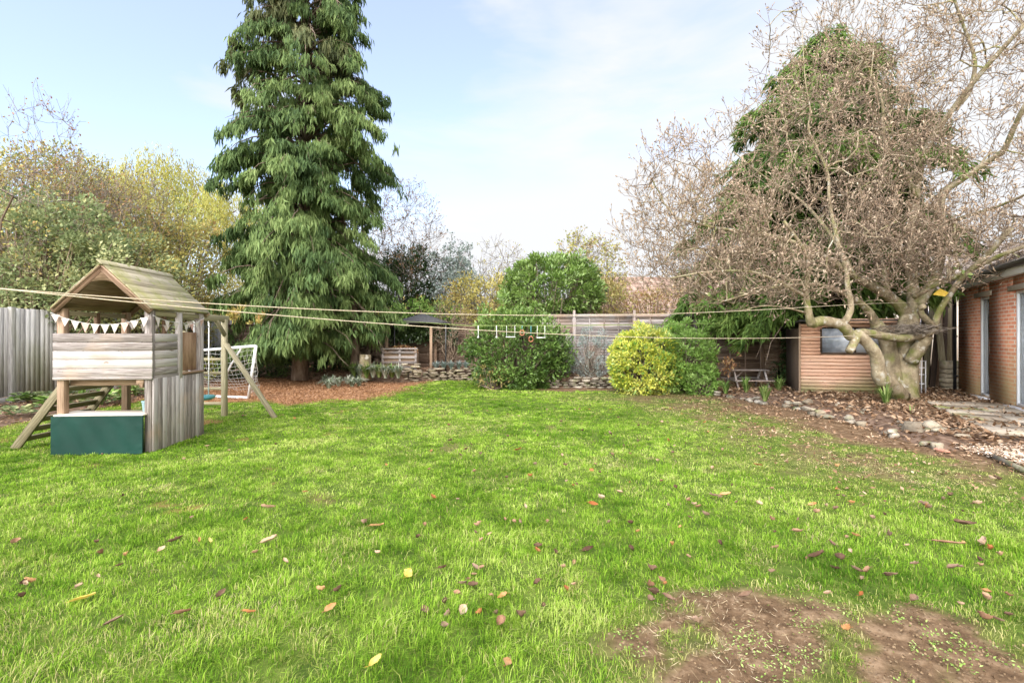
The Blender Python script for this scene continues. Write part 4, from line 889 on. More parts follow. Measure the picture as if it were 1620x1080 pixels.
# dark canopy with a low pitched top
cz = P(668, 496, 17.0); mb = MB(); hw2 = 1.0
mb.add([(-hw2, -.5, -.33), (hw2, -.5, -.33), (hw2, .8, -.33), (-hw2, .8, -.33), (0, .15, .02), (-hw2, -.5, -.36), (hw2, -.5, -.36), (hw2, .8, -.36), (-hw2, .8, -.36)], [np.array([[0, 1, 4], [1, 2, 4], [2, 3, 4], [3, 0, 4]]), np.array([[0, 5, 6, 1], [1, 6, 7, 2], [2, 7, 8, 3], [3, 8, 5, 0], [5, 8, 7, 6]])])
cp = empty('dark_canopy', 'black pitched canopy above the ivy by the back fence', 'canopy', (cz[0], cz[1], 0)); o = mb.build('canopy_top', M['felt'], cp); o.location = (0, 0, cz[2])
for dx in (-.9, .9): pb('pole', M['black'], cp, ((dx, -.4, cz[2] / 2 - .15), (.05, .05, cz[2] - .35)))

# ------------------------------------------------------------------ houses beyond the fences
def far_house(name, label, c, w_, d_, ez_, rz2, rot, rm, wm, chim=None):
    h = empty(name, label, 'house', (c[0], c[1], 0), rot)
    pb('wall', wm, h, ((0, 0, ez_ / 2), (w_, d_, ez_)), bevel=0)
    for s_ in (-1, 1):
        rl_ = math.hypot(d_ / 2 + .35, rz2 - ez_); an_ = math.atan2(rz2 - ez_, d_ / 2 + .35); mb = MB(); nr = 18; nc = 30
        for i in range(nr):
            t_ = (i + .5) / nr
            for j in range(nc): mb.box((-w_ / 2 - .2 + (j + .5) * (w_ + .4) / nc, s_ * (d_ / 2 + .35) * (1 - t_), ez_ + (rz2 - ez_) * t_ + .03), ((w_ + .4) / nc - .01, rl_ / nr * 1.12, .025), rot=(-s_ * (an_ - .05), 0, 0))
        mb.build('roof_slope', rm, h)
    mb = MB(); mb.add([(-w_ / 2, -d_ / 2, ez_), (-w_ / 2, d_ / 2, ez_), (-w_ / 2, 0, rz2 - .05), (w_ / 2, -d_ / 2, ez_), (w_ / 2, d_ / 2, ez_), (w_ / 2, 0, rz2 - .05)], [np.array([[0, 2, 1], [3, 4, 5]])]); mb.build('gable', wm, h)
    for dx in (-w_ * .28, w_ * .05, w_ * .33):
        mb = MB(); mb.box((dx, -d_ / 2 - .02, ez_ - 1.1), (1.1, .06, 1.0)); f = mb.build('window', M['upvc'], h); mb = MB(); mb.box((dx, -d_ / 2 - .055, ez_ - 1.1), (.98, .02, .88)); mb.build('pane', M['film'], f)
    if chim:
        mb = MB(); mb.box((chim, 0, rz2 + .3), (.6, .6, 1.5)); c_ = mb.build('chimney', M['brick'], h); mb = MB(); mb.tube([(chim, 0, rz2 + 1.04), (chim, 0, rz2 + 1.35)], .12, 10); mb.build('chimney_pot', M['stone_red'], c_)
    return h
far_house('neighbour_house', 'pink tiled house roof beyond the grey lap fence', (8.5, 27.5), 9.5, 7, 2.5, 4.9, R(3), M['tile_pink'], M['render'])
far_house('neighbour_house', 'grey tiled house beyond the brick building', (19.5, 22.5), 9, 7, 3.2, 5.8, R(-8), M['tile'], M['render'])
far_house('neighbour_house', 'distant pale house glimpsed through the left shrubs', (-27, 28), 9, 7, 5.0, 7.4, R(20), M['tile_pink'], M['render'])
# ------------------------------------------------------------------ growing trees
def grow(nodes, parents, targets, step=.3, jit=.12, order_from=None, bend=0.1):
    """greedy crown growth: every target is joined to the nearest point of the tree so far"""
    n0 = len(nodes); cap = n0 + len(targets) * 4 + 10; X = np.zeros((cap, 3)); X[:n0] = nodes; par = list(parents); n = n0
    src = np.array(nodes) if order_from is None else np.array(order_from)
    dd = np.min(np.linalg.norm(targets[:, None] - src[None, ::max(1, len(src) // 60)], axis=2), axis=1)
    for i in np.argsort(dd):
        t_ = targets[i]; d = np.linalg.norm(X[:n] - t_, axis=1); j = int(np.argmin(d)); L_ = d[j]
        if L_ < step * .35: continue
        k_ = min(3, max(1, int(round(L_ / step)))); p = j; a = X[j].copy()
        for q in range(1, k_ + 1):
            f = q / k_; pt = a + (t_ - a) * f + rng.normal(0, jit * L_ / k_, 3); pt[2] += bend * L_ * math.sin(math.pi * f) * .5
            if n >= cap: break
            X[n] = pt; par.append(p); p = n; n += 1
    return X[:n], np.array(par)
def pipe_radii(X, par, tip, pw=2.4, n0=0, r0=None, cap=None):
    n = len(X); acc = np.zeros(n); kids = np.zeros(n, int)
    for i in range(n - 1, 0, -1):
        if par[i] >= 0: kids[par[i]] += 1
    r = np.zeros(n)
    for i in range(n - 1, -1, -1):
        r[i] = max(tip, acc[i] ** (1 / pw)) if kids[i] else tip
        if cap is not None: r[i] = min(r[i], cap)
        if par[i] >= 0: acc[par[i]] += r[i] ** pw
    return r, kids
def seg_tubes(mb, X, par, r, sel, k=4):
    i = np.where(sel)[0]; p = par[i]; ok = p >= 0; i, p = i[ok], p[ok]
    A = np.stack([X[p], (X[p] + X[i]) / 2 + rng.normal(0, .01, (len(i), 3)), X[i]], 1)
    ra = np.minimum(r[p], r[i] * 1.5); Rr = np.stack([ra, (ra + r[i]) / 2, r[i]], 1); mb.tubes(A, Rr, k, caps=False)
def twigs(mb, X, dirs, n_each, Ln, rad, up=.45, bud=None, budmb=None, forks=2, spread=.8, budsize=.03):
    """curved spur twigs at crown points; each forks once"""
    base = np.repeat(X, n_each, 0); D = np.repeat(dirs, n_each, 0); n = len(base)
    d = unit(D * .55 + rng.normal(0, spread, (n, 3)) * .6 + np.array((0, 0, up))); L_ = Ln * rng.uniform(.45, 1.3, n)[:, None]
    m1 = base + d * L_ * .5 + rng.normal(0, .025, (n, 3)); e = base + d * L_ + np.array((0, 0, .16)) * L_ + rng.normal(0, .02, (n, 3))
    mb.tubes(np.stack([base, m1, e], 1), np.repeat(np.array([[1.25, 1., .75]]) * rad, n, 0), 3, caps=False); tips = [(e, unit(e - m1))]
    for f in range(forks):
        s = m1 + (e - m1) * rng.uniform(0, .9, (n, 1)); d2 = unit(unit(e - m1) + rng.normal(0, .55, (n, 3)) + np.array((0, 0, .25))); L2 = L_ * rng.uniform(.25, .6, (n, 1)); e2 = s + d2 * L2
        mb.tubes(np.stack([s, s + d2 * L2 * .55 + rng.normal(0, .008, (n, 3)), e2], 1), np.repeat(np.array([[.9, .8, .7]]) * rad, n, 0), 3, caps=False); tips.append((e2, d2))
    if budmb is not None:
        for e_, d_ in tips:
            k_ = rng.random(len(e_)) < bud; e_, d_ = e_[k_], d_[k_]; m_ = len(e_)
            ln = budsize * rng.uniform(.7, 1.3, m_)[:, None]; A = np.stack([e_ - d_ * ln * .1, e_ + d_ * ln * .4, e_ + d_ * ln], 1); budmb.tubes(A, np.repeat(np.array([[.15, .26, .03]]), m_, 0) * ln, 4, caps=False)
    return tips
def ell(n, c, r, shell=0.0):
    v = unit(rng.normal(0, 1, (n, 3))); q = rng.random(n) ** (1 / 3); q = shell + (1 - shell) * q
    return np.array(c) + v * q[:, None] * np.array(r)
def U(u, v, Y): return P(u, v, Y)

# ------------------------------------------------------------------ the big bare tree (magnolia like) on the right
T = empty('bare_tree', 'large spreading bare tree with budded twigs and thick twisting limbs', 'tree', (8.75, 10.7, .1)); TO = np.array((8.75, 10.7, .1))
limbs = []   # (points, radii)
def limb(pts, r0, r1):
    pts = np.array([U(*p) for p in pts]); t_ = np.linspace(0, 1, len(pts)); s = np.linspace(0, 1, (len(pts) - 1) * 4 + 1)
    # Catmull-Rom
    Pp = np.vstack([2 * pts[0] - pts[1], pts, 2 * pts[-1] - pts[-2]]); out = []
    for i in range(len(pts) - 1):
        for q in range(4):
            f = q / 4; a, b_, c, d = Pp[i:i + 4]; out.append(.5 * ((2 * b_) + (-a + c) * f + (2 * a - 5 * b_ + 4 * c - d) * f * f + (-a + 3 * b_ - 3 * c + d) * f ** 3))
    out.append(pts[-1]); out = np.array(out); r = r1 + (r0 - r1) * (1 - np.linspace(0, 1, len(out))) ** 1.35; r = r * (1 + .05 * np.sin(np.arange(len(out)) * 1.7 + r0 * 50))
    limbs.append((out, r)); return out
trunk = MB()
limb([(1434, 660, 10.55), (1429, 636, 10.6), (1431, 606, 10.65), (1432, 575, 10.7), (1434, 545, 10.7), (1436, 520, 10.75), (1438, 500, 10.8)], .36, .21); limbs[-1][1][:] = np.interp(np.linspace(0, 1, len(limbs[-1][1])), [0, .12, .25, .5, .75, 1], [.46, .36, .27, .235, .23, .18])
limb([(1420, 640, 10.6), (1413, 606, 10.65), (1409, 575, 10.7), (1405, 545, 10.7), (1396, 525, 10.7), (1386, 512, 10.7)], .22, .13)
limb([(1425, 628, 10.3), (1412, 612, 10.1), (1402, 603, 10.0), (1393, 600, 9.9), (1389, 582, 9.85), (1386, 562, 9.8), (1372, 542, 9.75), (1355, 527, 9.7)], .17, .105)
limb([(1441, 570, 10.5), (1452, 553, 10.35), (1461, 540, 10.3), (1466, 531, 10.25)], .15, .12)
limb([(1356, 530, 9.7), (1349, 546, 9.6), (1343, 556, 9.55)], .085, .075)
limb([(1355, 528, 9.7), (1346, 532, 9.7), (1339, 521, 9.6), (1328, 513, 9.55), (1313, 509, 9.5), (1298, 508, 9.4), (1286, 511, 9.35)], .10, .10)
limb([(1284, 514, 9.35), (1280, 500, 9.3), (1277, 480, 9.3), (1274, 455, 9.2), (1280, 425, 9.1), (1268, 390, 8.9), (1240, 350, 8.7)], .085, .028)
limb([(1331, 514, 9.55), (1342, 500, 9.55), (1346, 482, 9.6), (1341, 455, 9.6), (1338, 425, 9.6), (1325, 380, 9.5), (1312, 320, 9.5), (1310, 277, 9.5), (1293, 235, 9.5), (1279, 204, 9.5), (1282, 175, 9.5), (1274, 128, 9.4), (1270, 68, 9.4), (1268, 12, 9.4)], .070, .003)
limb([(1350, 531, 9.7), (1362, 527, 9.8), (1380, 528, 9.9), (1400, 532, 10.0), (1430, 535, 10.1), (1452, 531, 10.2), (1470, 526, 10.2), (1479, 518, 10.2), (1482, 502, 10.2), (1490, 485, 10.1), (1504, 464, 10.0), (1522, 440, 9.8), (1560, 405, 9.4), (1600, 360, 9.0)], .10, .05)
limb([(1478, 518, 10.2), (1468, 508, 10.1), (1458, 497, 10.05), (1456, 488, 10.0), (1462, 484, 9.9)], .07, .055)
limb([(1438, 508, 10.8), (1428, 488, 10.8), (1405, 468, 10.7), (1378, 452, 10.6), (1352, 438, 10.5), (1310, 410, 10.2), (1260, 385, 9.9), (1200, 370, 9.6), (1130, 360, 9.5), (1070, 345, 9.5)], .14, .022)
limb([(1386, 515, 10.7), (1378, 497, 10.6), (1362, 480, 10.5), (1350, 474, 10.4), (1330, 462, 10.1), (1290, 450, 9.8), (1220, 455, 9.4), (1150, 475, 9.2)], .10, .02)
limb([(1440, 508, 10.8), (1446, 490, 10.9), (1444, 460, 11.0), (1441, 420, 11.0), (1441, 375, 11.0), (1447, 335, 11.0), (1450, 298, 10.9), (1460, 250, 10.7), (1480, 210, 10.4), (1506, 175, 10.1), (1540, 130, 9.7), (1579, 85, 9.3), (1620, 40, 8.9)], .15, .04)
limb([(1445, 470, 10.6), (1479, 451, 10.2), (1526, 432, 9.8), (1576, 407, 9.3), (1622, 389, 8.9), (1680, 360, 8.5)], .06, .035)
limb([(1446, 490, 10.9), (1470, 455, 10.9), (1485, 420, 10.8), (1490, 370, 10.6), (1490, 310, 10.4), (1520, 285, 10.2), (1560, 258, 9.9), (1587, 238, 9.6), (1605, 200, 9.3), (1625, 160, 9.0)], .12, .04)
limb([(1510, 171, 10.05), (1530, 150, 10.0), (1541, 118, 10.0), (1540, 85, 10.0), (1520, 30, 9.9), (1500, -30, 9.8)], .06, .022)
limb([(1449, 315, 10.9), (1430, 270, 10.7), (1400, 225, 10.5), (1395, 160, 10.3), (1370, 100, 10.2), (1340, 50, 10.1)], .06, .012)
limb([(1352, 438, 10.5), (1320, 380, 10.8), (1270, 320, 11.0), (1210, 280, 11.2), (1160, 240, 11.2)], .06, .012)
limb([(1405, 468, 10.7), (1395, 420, 11.2), (1380, 360, 11.6), (1365, 280, 11.8), (1350, 200, 11.8), (1360, 130, 11.8)], .07, .012)
limb([(1276, 470, 9.3), (1240, 450, 9.0), (1190, 430, 8.8), (1120, 430, 8.7), (1060, 440, 8.8)], .035, .012)
limb([(1276, 495, 9.3), (1240, 486, 9.1), (1205, 484, 9.0), (1170, 492, 9.0)], .022, .008)
limb([(1490, 370, 10.6), (1520, 345, 10.0), (1570, 330, 9.4), (1640, 300, 8.6)], .05, .02)
# crooked short shoots on the bare tree
for pts, rd in limbs[:1]: trunk.tube(pts - TO, rd, 16)
trunk.build('trunk', M['bark'], T, smooth=True)
for pts, rd in limbs[1:]:
    q = MB(); q.tube(pts - TO, rd, 12); q.build('limb', M['bark'], T, smooth=True)
# crown volume
seedX = []; seedP = []; off_ = 0
for li, (pts, rd) in enumerate(limbs[5:], 5):
    for i, p in enumerate(pts):
        if rd[i] > .075 and p[2] < 3.0: continue
        seedX.append(p); seedP.append(-1)
tg = np.concatenate([
    ell(400, U(1280, 330, 10.0), (2.7, 2.4, 2.6), .25), ell(340, U(1330, 240, 10.4), (1.9, 1.9, 2.3), .3), ell(350, U(1110, 385, 9.6), (1.65, 1.7, 1.15), .2),
    ell(260, U(1180, 440, 9.2), (1.7, 1.5, .75), .2), ell(110, U(1065, 300, 10.2), (.9, 1.2, 1.15), .2), ell(720, U(1530, 190, 9.8), (2.6, 2.4, 3.1), .2),
    ell(260, U(1520, 390, 10.0), (1.9, 1.6, .8), .1), ell(260, U(1400, 400, 9.8), (1.6, 1.8, .9), .1), ell(170, U(1400, 70, 10.6), (2.2, 1.6, 1.6), .1), ell(35, U(1250, 100, 10), (.6, .8, 1.3), .1)])
tg = tg[(tg[:, 1] > 6.6) & (tg[:, 2] > 2.0)]
def keep_out(p):
    u = CX + p[:, 0] / p[:, 1] * FPX; return (p[:, 2] > 2.05)
tg = tg[keep_out(tg)]
Xn, par = grow(np.array(seedX), seedP, tg, step=.30, jit=.16)
rr2, kids = pipe_radii(Xn, par, .0050, 2.15, cap=.06)
mb = MB(); n0 = len(seedX); sel = np.arange(len(Xn)) >= n0
seg_tubes(mb, Xn - TO, par, rr2, sel & (rr2 > .009), 6); mb.build('branches', M['bark'], T, smooth=True)
mb = MB(); bm_ = MB(); seg_tubes(mb, Xn - TO, par, rr2, sel & (rr2 <= .009), 4)
dirs = np.zeros_like(Xn); ok = par >= 0; dirs[ok] = unit(Xn[ok] - Xn[par[ok]]); dirs[~ok] = (0, 0, .3)
pick = np.where(sel)[0]
twigs(mb, Xn[pick] - TO, dirs[pick], 3, .32, .0040, up=.5, bud=.85, budmb=bm_, forks=2, budsize=.048)
mb.build('twigs', M['twig'], T); bm_.build('buds', M['bud'], T)
# leftover leaves on the big tree
mb = MB()
for (u, v, Yq, L_) in ((1519, 426, 9.6, .16), (1530, 434, 9.6, .12), (1505, 424, 9.6, .13), (1120, 453, 9.0, .10), (1113, 476, 9.0, .12), (1118, 466, 9.0, .09)):
    c = U(u, v, Yq) - TO; mb.leaves(c[None] + rng.normal(0, .01, (2, 3)), np.array((.6, -.1, -.5)) + rng.normal(0, .3, (2, 3)), np.array((0, -1, .4)), L_, L_ * .55)
mb.build('leaf', M['strap'], T)
mb = MB(); c = U(1486, 466, 9.9) - TO; mb.leaves(c[None] - np.array((.14, 0, 0)), np.array([[1, 0, .12]]), np.array((0, -1, .5)), .34, .2, wide=.5); mb.build('yellow_leaf', M['leaf_yellow'], T)
# a heap of old twigs caught in the crotch
mb = MB(); n = 260; c = U(1443, 526, 10.2); a = rng.uniform(0, 6.28, n); b0_ = c + np.stack([rng.normal(0, .26, n), rng.normal(0, .14, n), rng.uniform(-.02, .16, n)], -1); d_ = np.stack([np.cos(a), np.sin(a) * .6, rng.normal(0, .18, n)], -1); L_ = rng.uniform(.1, .3, n)[:, None]
mb.tubes(np.stack([b0_ - d_ * L_, b0_ + rng.normal(0, .02, (n, 3)), b0_ + d_ * L_], 1), np.full((n, 3), .0045), 4)
o = mb.build('twig_heap', M['twig_grey'], loc=c); tag(o, 'tangle of dry twigs caught on the horizontal limb of the bare tree', 'twig heap')

# ------------------------------------------------------------------ conifers
def sprays(mb, pts, outd, L_, W_, k=7, droop=1.0, spread=.10, rnd=None):
    """hanging tassels: k narrow blades fanned from each point"""
    n = len(pts); b_ = np.repeat(pts, k, 0) + rng.normal(0, spread, (n * k, 3)) * np.array((1, 1, .8)); o_ = np.repeat(outd, k, 0)
    A = unit(o_ * (.38 if droop < .9 else .16) + rng.normal(0, .24, (n * k, 3)) + np.array((0, 0, -droop))); Nn = unit(o_ * .8 + rng.normal(0, .5, (n * k, 3)) + np.array((0, 0, .35)))
    Ls = np.repeat(np.broadcast_to(L_, (n,)), k) * rng.uniform(.45, 1.15, n * k); Ws = Ls * W_ * rng.uniform(.7, 1.3, n * k)
    r = np.repeat(rng.random(n) if rnd is None else rnd, k) * .7 + .3 * rng.random(n * k)
    mb.leaves(b_, A, Nn, Ls, Ws, r, fold=.35, wide=.45, tipbend=-.08)
def conifer(name, label, base, top, rad, nb, sprn, L0, mats, zmin=.6, fan=False, skip=None, W_=.34, upcurve=.15, k=7, azf=None, shaggy=.35):
    base = np.array(base, float); top = np.array(top, float); t = empty(name, label, 'tree', base)
    mb = MB(); q = np.linspace(0, 1, 14)[:, None]; line_ = (top - base) * q; line_[:, 0] += .06 * np.sin(q[:, 0] * 7); mb.tube(line_, np.linspace(.26, .03, 14), 12); mb.build('trunk', M['bark_dark'], t, smooth=True)
    H = top[2] - base[2]; brs = []; brr = []; SP = []; SO = []; SL = []; SR = []
    for i in range(nb):
        f = (i + random.random()) / nb; z = zmin + (H - zmin) * f ** 1.12; az_ = i * 2.39996 + random.uniform(-.4, .4)
        rl_ = rad(z + base[2], az_) * random.uniform(1 - shaggy, 1.08)
        if rl_ < .15: rl_ = .15
        uc_ = upcurve + random.uniform(-.12, .25); dc_ = random.uniform(.12, .5)
        d = np.array((math.cos(az_), math.sin(az_), 0)); c = (top - base) * (z / H); s = np.linspace(0, 1, 7)
        pts = c + d * rl_ * s[:, None] + np.array((0, 0, 1.)) * (rl_ * (uc_ * np.sin(s * 2.4) - dc_ * s ** 2))[:, None]; pts += rng.normal(0, .03, pts.shape); brs.append(pts); brr.append(np.linspace(.035 * min(1, rl_ / 2) + .008, .004, 7))
        m_ = max(4, int(sprn * rl_)); ss = .22 + .80 * np.sqrt(rng.random(m_)); side = np.array((-d[1], d[0], 0)); lat = rng.normal(0, .17, m_) * (1.2 - .6 * ss) * rl_ ** .6
        pp = c + d * rl_ * ss[:, None] + side * lat[:, None]; pp[:, 2] += rl_ * (uc_ * np.sin(ss * 2.4) - dc_ * ss ** 2) - rng.uniform(0, .12, m_) - np.abs(lat) * .25
        SP.append(pp); SO.append(np.repeat(d[None], m_, 0) + side * (lat[:, None] * 1.5)); SL.append(np.full(m_, L0) * rng.uniform(.7, 1.25, m_) * (.65 + .35 * min(1, rl_ / 2))); SR.append(np.clip(random.random() * .6 + rng.random(m_) * .4, 0, 1))
    mb = MB(); mb.tubes(np.stack(brs), np.stack(brr), 5); mb.build('branches', M['bark_dark'], t)
    SP = np.concatenate(SP); SO = np.concatenate(SO); SL = np.concatenate(SL); SR = np.concatenate(SR)
    if skip is not None: k_ = ~skip(SP + base); SP, SO, SL, SR = SP[k_], SO[k_], SL[k_], SR[k_]
    m2_ = (fbm((SP + base)[:, 0] + 50, (SP + base)[:, 2] * 1.0, 1.6, 99) + .05 * ((SP + base)[:, 2] - 9) - .05 * (SP[:, 0] - .5)) > .66 if len(mats) > 1 else np.zeros(len(SP), bool)
    for sel_, mt, nm in ((~m2_, mats[0], 'foliage'), (m2_, mats[-1], 'browned_foliage')):
        if sel_.sum() < 5: continue
        mb = MB(); sprays(mb, SP[sel_], SO[sel_], SL[sel_], W_, k=k, droop=.55 if fan else 1.0, spread=L0 * .22, rnd=SR[sel_]); mb.build(nm, M[mt], t)
    return t
def rad1(z, a):
    prof = np.interp(z, [0, .8, 1.4, 3.2, 5, 7, 9, 10.5, 12, 13.5, 16], [1.5, 2.1, 2.6, 2.85, 2.6, 2.45, 2.5, 2.5, 2.2, 1.8, .3])
    lobes = 1 + .11 * math.sin(3 * a + z * 1.1) + .12 * math.sin(5 * a - z * 1.9); lf = .93 + .05 * math.cos(a)
    return prof * lobes * lf
WCF = conifer('weeping_conifer', 'very tall weeping conifer with drooping blue green branches', (-6.85, 15.3, .1), (-6.5, 15.3, 16.3), rad1, 540, 14, .30, ('conifer', 'conifer_br'), zmin=1.0, k=15, W_=.17, shaggy=.5, skip=lambda p: (p[:, 2] < .45 + .45 * rng.random(len(p)) + .75 * (p[:, 0] > -5.5)) | (fbm(p[:, 0] * 1.0 + p[:, 1] * .7, p[:, 2] * .7, .8, 120) > .68 - .016 * np.maximum(p[:, 2] - 5, 0)))
def rad2(z, a):
    prof = np.interp(z, [0, 1.4, 2.5, 4, 5.5, 7, 8.5, 9.6, 10.3], [2.3, 2.9, 3.3, 3.2, 2.95, 2.6, 1.9, 1.15, .4])
    return prof * (1 + .15 * math.sin(3 * a + z * 1.3) + .12 * math.sin(5 * a - 2.3 * z))
conifer('cypress_tree', 'broad green cypress behind the bare tree with boughs over the bench', (8.25, 13.7, .1), (9.2, 13.9, 10.4), rad2, 330, 15, .32, ('cypress',), zmin=1.5, fan=True, W_=.17, k=15, shaggy=.5,
        skip=lambda p: (p[:, 2] < 1.75 + .3 * rng.random(len(p))) & (p[:, 0] > 6.2) | (p[:, 2] < 1.25 + .2 * rng.random(len(p))) | ((p[:, 2] < 2.15) & (p[:, 0] > 6.95) & (p[:, 1] > 11.3)) | (p[:, 0] > 12.2) | ((p[:, 0] > 10.2) & (p[:, 2] < 3.3) & (p[:, 1] < 13.8)))
mb = MB(); mb.tube([(-5.2, 15.6, .1), (-5.15, 15.6, 1.2), (-5.2, 15.5, 3.5), (-5.6, 15.3, 6)], [.16, .13, .11, .04], 12)
mb.V = [v_ - np.array(WCF.location, np.float32) for v_ in mb.V]; mb.build('trunk', M['bark_dark'], WCF, smooth=True)
mb = MB(); mb.tube([(-4.72, 15.2, .1), (-4.72, 15.2, .5), (-4.7, 15.2, .92)], [.22, .19, .18], 12)
tag(mb.build('tree_stump', M['bark'], smooth=True, loc=(-4.72, 15.2, .1)), 'short pale stump right of the dark conifer trunk', 'stump')
# ivy on the cypress trunk
mb = MB(); n = 1500; z = rng.uniform(0, 1.9, n); a = rng.uniform(0, 6.28, n); r_ = .28 + .16 * rng.random(n) + .25 * (z < .7) * rng.random(n)
p = np.stack([8.1 + r_ * np.cos(a) + .05, 13.5 + r_ * np.sin(a), .1 + z], -1); mb.leaves(p, np.stack([np.cos(a), np.sin(a), -np.ones(n)], -1), np.stack([np.cos(a), np.sin(a), 0 * a + .5], -1), .09, .08)
o = mb.build('ivy', M['ivy'], loc=(8.1, 13.5, .1)); tag(o, 'dark ivy clothing the cypress trunk left of the shed', 'ivy')

# ------------------------------------------------------------------ leafy shrubs
def shrub(name, label, c, r, n, L_, W_, m_, cat='shrub', clumps=40, stem_m='bark_dark', up=.35, bare=0, z0=None, m2=None, f2=None, lump=.22, shell=.55, cl=.22):
    c = np.array(c, float); r = np.array(r, float); z0 = 0 if z0 is None else z0
    base = np.array((c[0], c[1], z0)); t = empty(name, label, cat, base)
    kf = np.arange(clumps) + .5; ph_ = np.arccos(1 - 2 * kf / clumps); th_ = kf * 2.39996; dv = unit(np.stack([np.cos(th_) * np.sin(ph_), np.sin(th_) * np.sin(ph_), np.cos(ph_)], -1) + rng.normal(0, .10, (clumps, 3))); q = np.where(rng.random(clumps) < .8, .88 + .12 * rng.random(clumps), shell + (1 - shell) * rng.random(clumps)); q *= 1 + lump * rng.normal(0, .5, clumps) + .22 * (rng.random(clumps) < .07) * (dv[:, 2] > -.2); cc_ = c + dv * q[:, None] * r
    cc_[:, 2] = np.maximum(cc_[:, 2], z0 + .06)
    # stems from the foot to every clump
    mid = (base + cc_) / 2 + rng.normal(0, .08, cc_.shape) * r; A = np.stack([np.repeat(base[None], clumps, 0) + rng.normal(0, .05, (clumps, 3)) * np.array((1, 1, 0)), mid, cc_], 1) - base
    mb = MB(); mb.tubes(A, np.repeat(np.array([[.022, .014, .006]]), clumps, 0) * (r.max() ** .5), 5); mb.build('stems', M[stem_m], t)
    ci = rng.integers(0, clumps, n); cr_ = cl * r.mean() * rng.uniform(.6, 1.5, clumps); v = unit(rng.normal(0, 1, (n, 3))); pos = cc_[ci] + v * (cr_[ci] * rng.random(n) ** .4)[:, None] * np.array((1, 1, .85)); pos[:, 2] = np.maximum(pos[:, 2], z0 + .03)
    out = unit(v + .7 * unit(pos - c) + np.array((0, 0, up))); A = unit(out + rng.normal(0, .45, (n, 3))); Nn = unit(np.array((0, 0, .9)) + out * .7 + rng.normal(0, .4, (n, 3)))
    rn = np.clip(.25 + .5 * rng.random(clumps)[ci] * .8 + .35 * rng.random(n), 0, 1); Ls = L_ * rng.uniform(.6, 1.25, n)
    s2 = f2(pos) if f2 is not None else np.zeros(n, bool)
    for sel_, mt, nm in ((~s2, m_, 'foliage'), (s2, m2, 'pale_foliage')):
        if sel_.sum() < 3: continue
        mb = MB(); mb.leaves(pos[sel_] - base, A[sel_], Nn[sel_], Ls[sel_], Ls[sel_] * W_, rn[sel_], fold=.2); mb.build(nm, M[mt], t)
    return t
def bare(name, label, base, ells, tip=.005, rcap=.09, twn=2, twl=.35, twr=.0035, mat_b='twig_grey', leaf=None, leafn=0, leafL=.05, cat='tree', step=.4, stems=1, trunk_m='bark_dark', up=.35):
    base = np.array(base, float); t = empty(name, label, cat, base); pts = []; pr = []
    top = np.array(ells[0][1], float)
    for s in range(stems):
        e = top + (rng.normal(0, .35, 3) * np.array(ells[0][2]) if stems > 1 else 0); prev = -1
        for f in np.linspace(0, 1, 6):
            p = base + (e - base) * f * .75 + rng.normal(0, .05, 3) * (f > 0); pts.append(p); pr.append(prev); prev = len(pts) - 1
    tg_ = np.concatenate([ell(n_, c_, r_, .15) for n_, c_, r_ in ells]); X, pa = grow(np.array(pts), pr, tg_, step=step, jit=.15, bend=.12)
    r_, kd = pipe_radii(X, pa, tip, 2.3, cap=rcap); X = X - base
    mb = MB(); seg_tubes(mb, X, pa, r_, r_ > rcap * .35, 7); mb.build('trunk', M[trunk_m], t, smooth=True) if mb.V else None
    mb = MB(); seg_tubes(mb, X, pa, r_, r_ <= rcap * .35, 4); d = np.zeros_like(X); ok = pa >= 0; d[ok] = unit(X[ok] - X[pa[ok]]); pk = np.where(r_ < rcap * .3)[0]
    tips = twigs(mb, X[pk], d[pk], twn, twl, twr, up=up, forks=1); mb.build('twigs', M[mat_b], t)
    if leaf and leafn:
        e = np.concatenate([q[0] for q in tips]); i = rng.integers(0, len(e), leafn); pos = e[i] + rng.normal(0, .06, (leafn, 3)); A = unit(rng.normal(0, 1, (leafn, 3)) + np.array((0, 0, -.6)))
        mb = MB(); mb.leaves(pos, A, unit(rng.normal(0, 1, (leafn, 3)) + np.array((0, -.5, .6))), leafL * rng.uniform(.6, 1.3, leafn), leafL * .6); mb.build('leaves', M[leaf], t)
    return t
b = P(818, 0, 14.0)
shrub('laurel_bush', 'large rounded glossy laurel rising above the grey lap fence', P(874, 462, 16.2), (1.62, 1.2, 1.2), 20000, .15, .38, 'laurel', clumps=210, up=.7, lump=.12, cl=.17)
shrub('evergreen_bush', 'dense dark green bush in front of the fence behind the hanging grips', (.15, 13.9, 1.0), (1.38, .9, 1.30), 20000, .12, .38, 'bush', clumps=210, up=.6, lump=.12, cl=.17, m2='laurel', f2=lambda p: (p[:, 2] > 1.55) & (rng.random(len(p)) < .75))
shrub('yellowing_shrub', 'low yellow tinged sprigs at the foot of the dark green bush', (-.55, 13.2, .35), (.5, .22, .30), 420, .08, .4, 'pale_leaf', clumps=18)
shrub('yellow_shrub', 'bright yellow leaved rounded shrub at the lawn edge', (3.50, 12.55, .80), (.88, .80, .90), 20000, .10, .42, 'choisya_y', clumps=230, up=.7, lump=.12, cl=.16, m2='choisya_g', f2=lambda p: rng.random(len(p)) < .25 + .5 * sst(p[:, 0], 3.6, 4.3))
shrub('green_shrub', 'mid green shrub right of the yellow shrub', (4.45, 12.75, .85), (.95, .75, .95), 14000, .10, .40, 'choisya_g', clumps=190, up=.7, lump=.14, cl=.16)
shrub('low_green_shrub', 'low green outgrowth beside the brown dead branch', (4.85, 12.15, .36), (.45, .35, .36), 2600, .09, .36, 'choisya_g', clumps=30, up=.7)
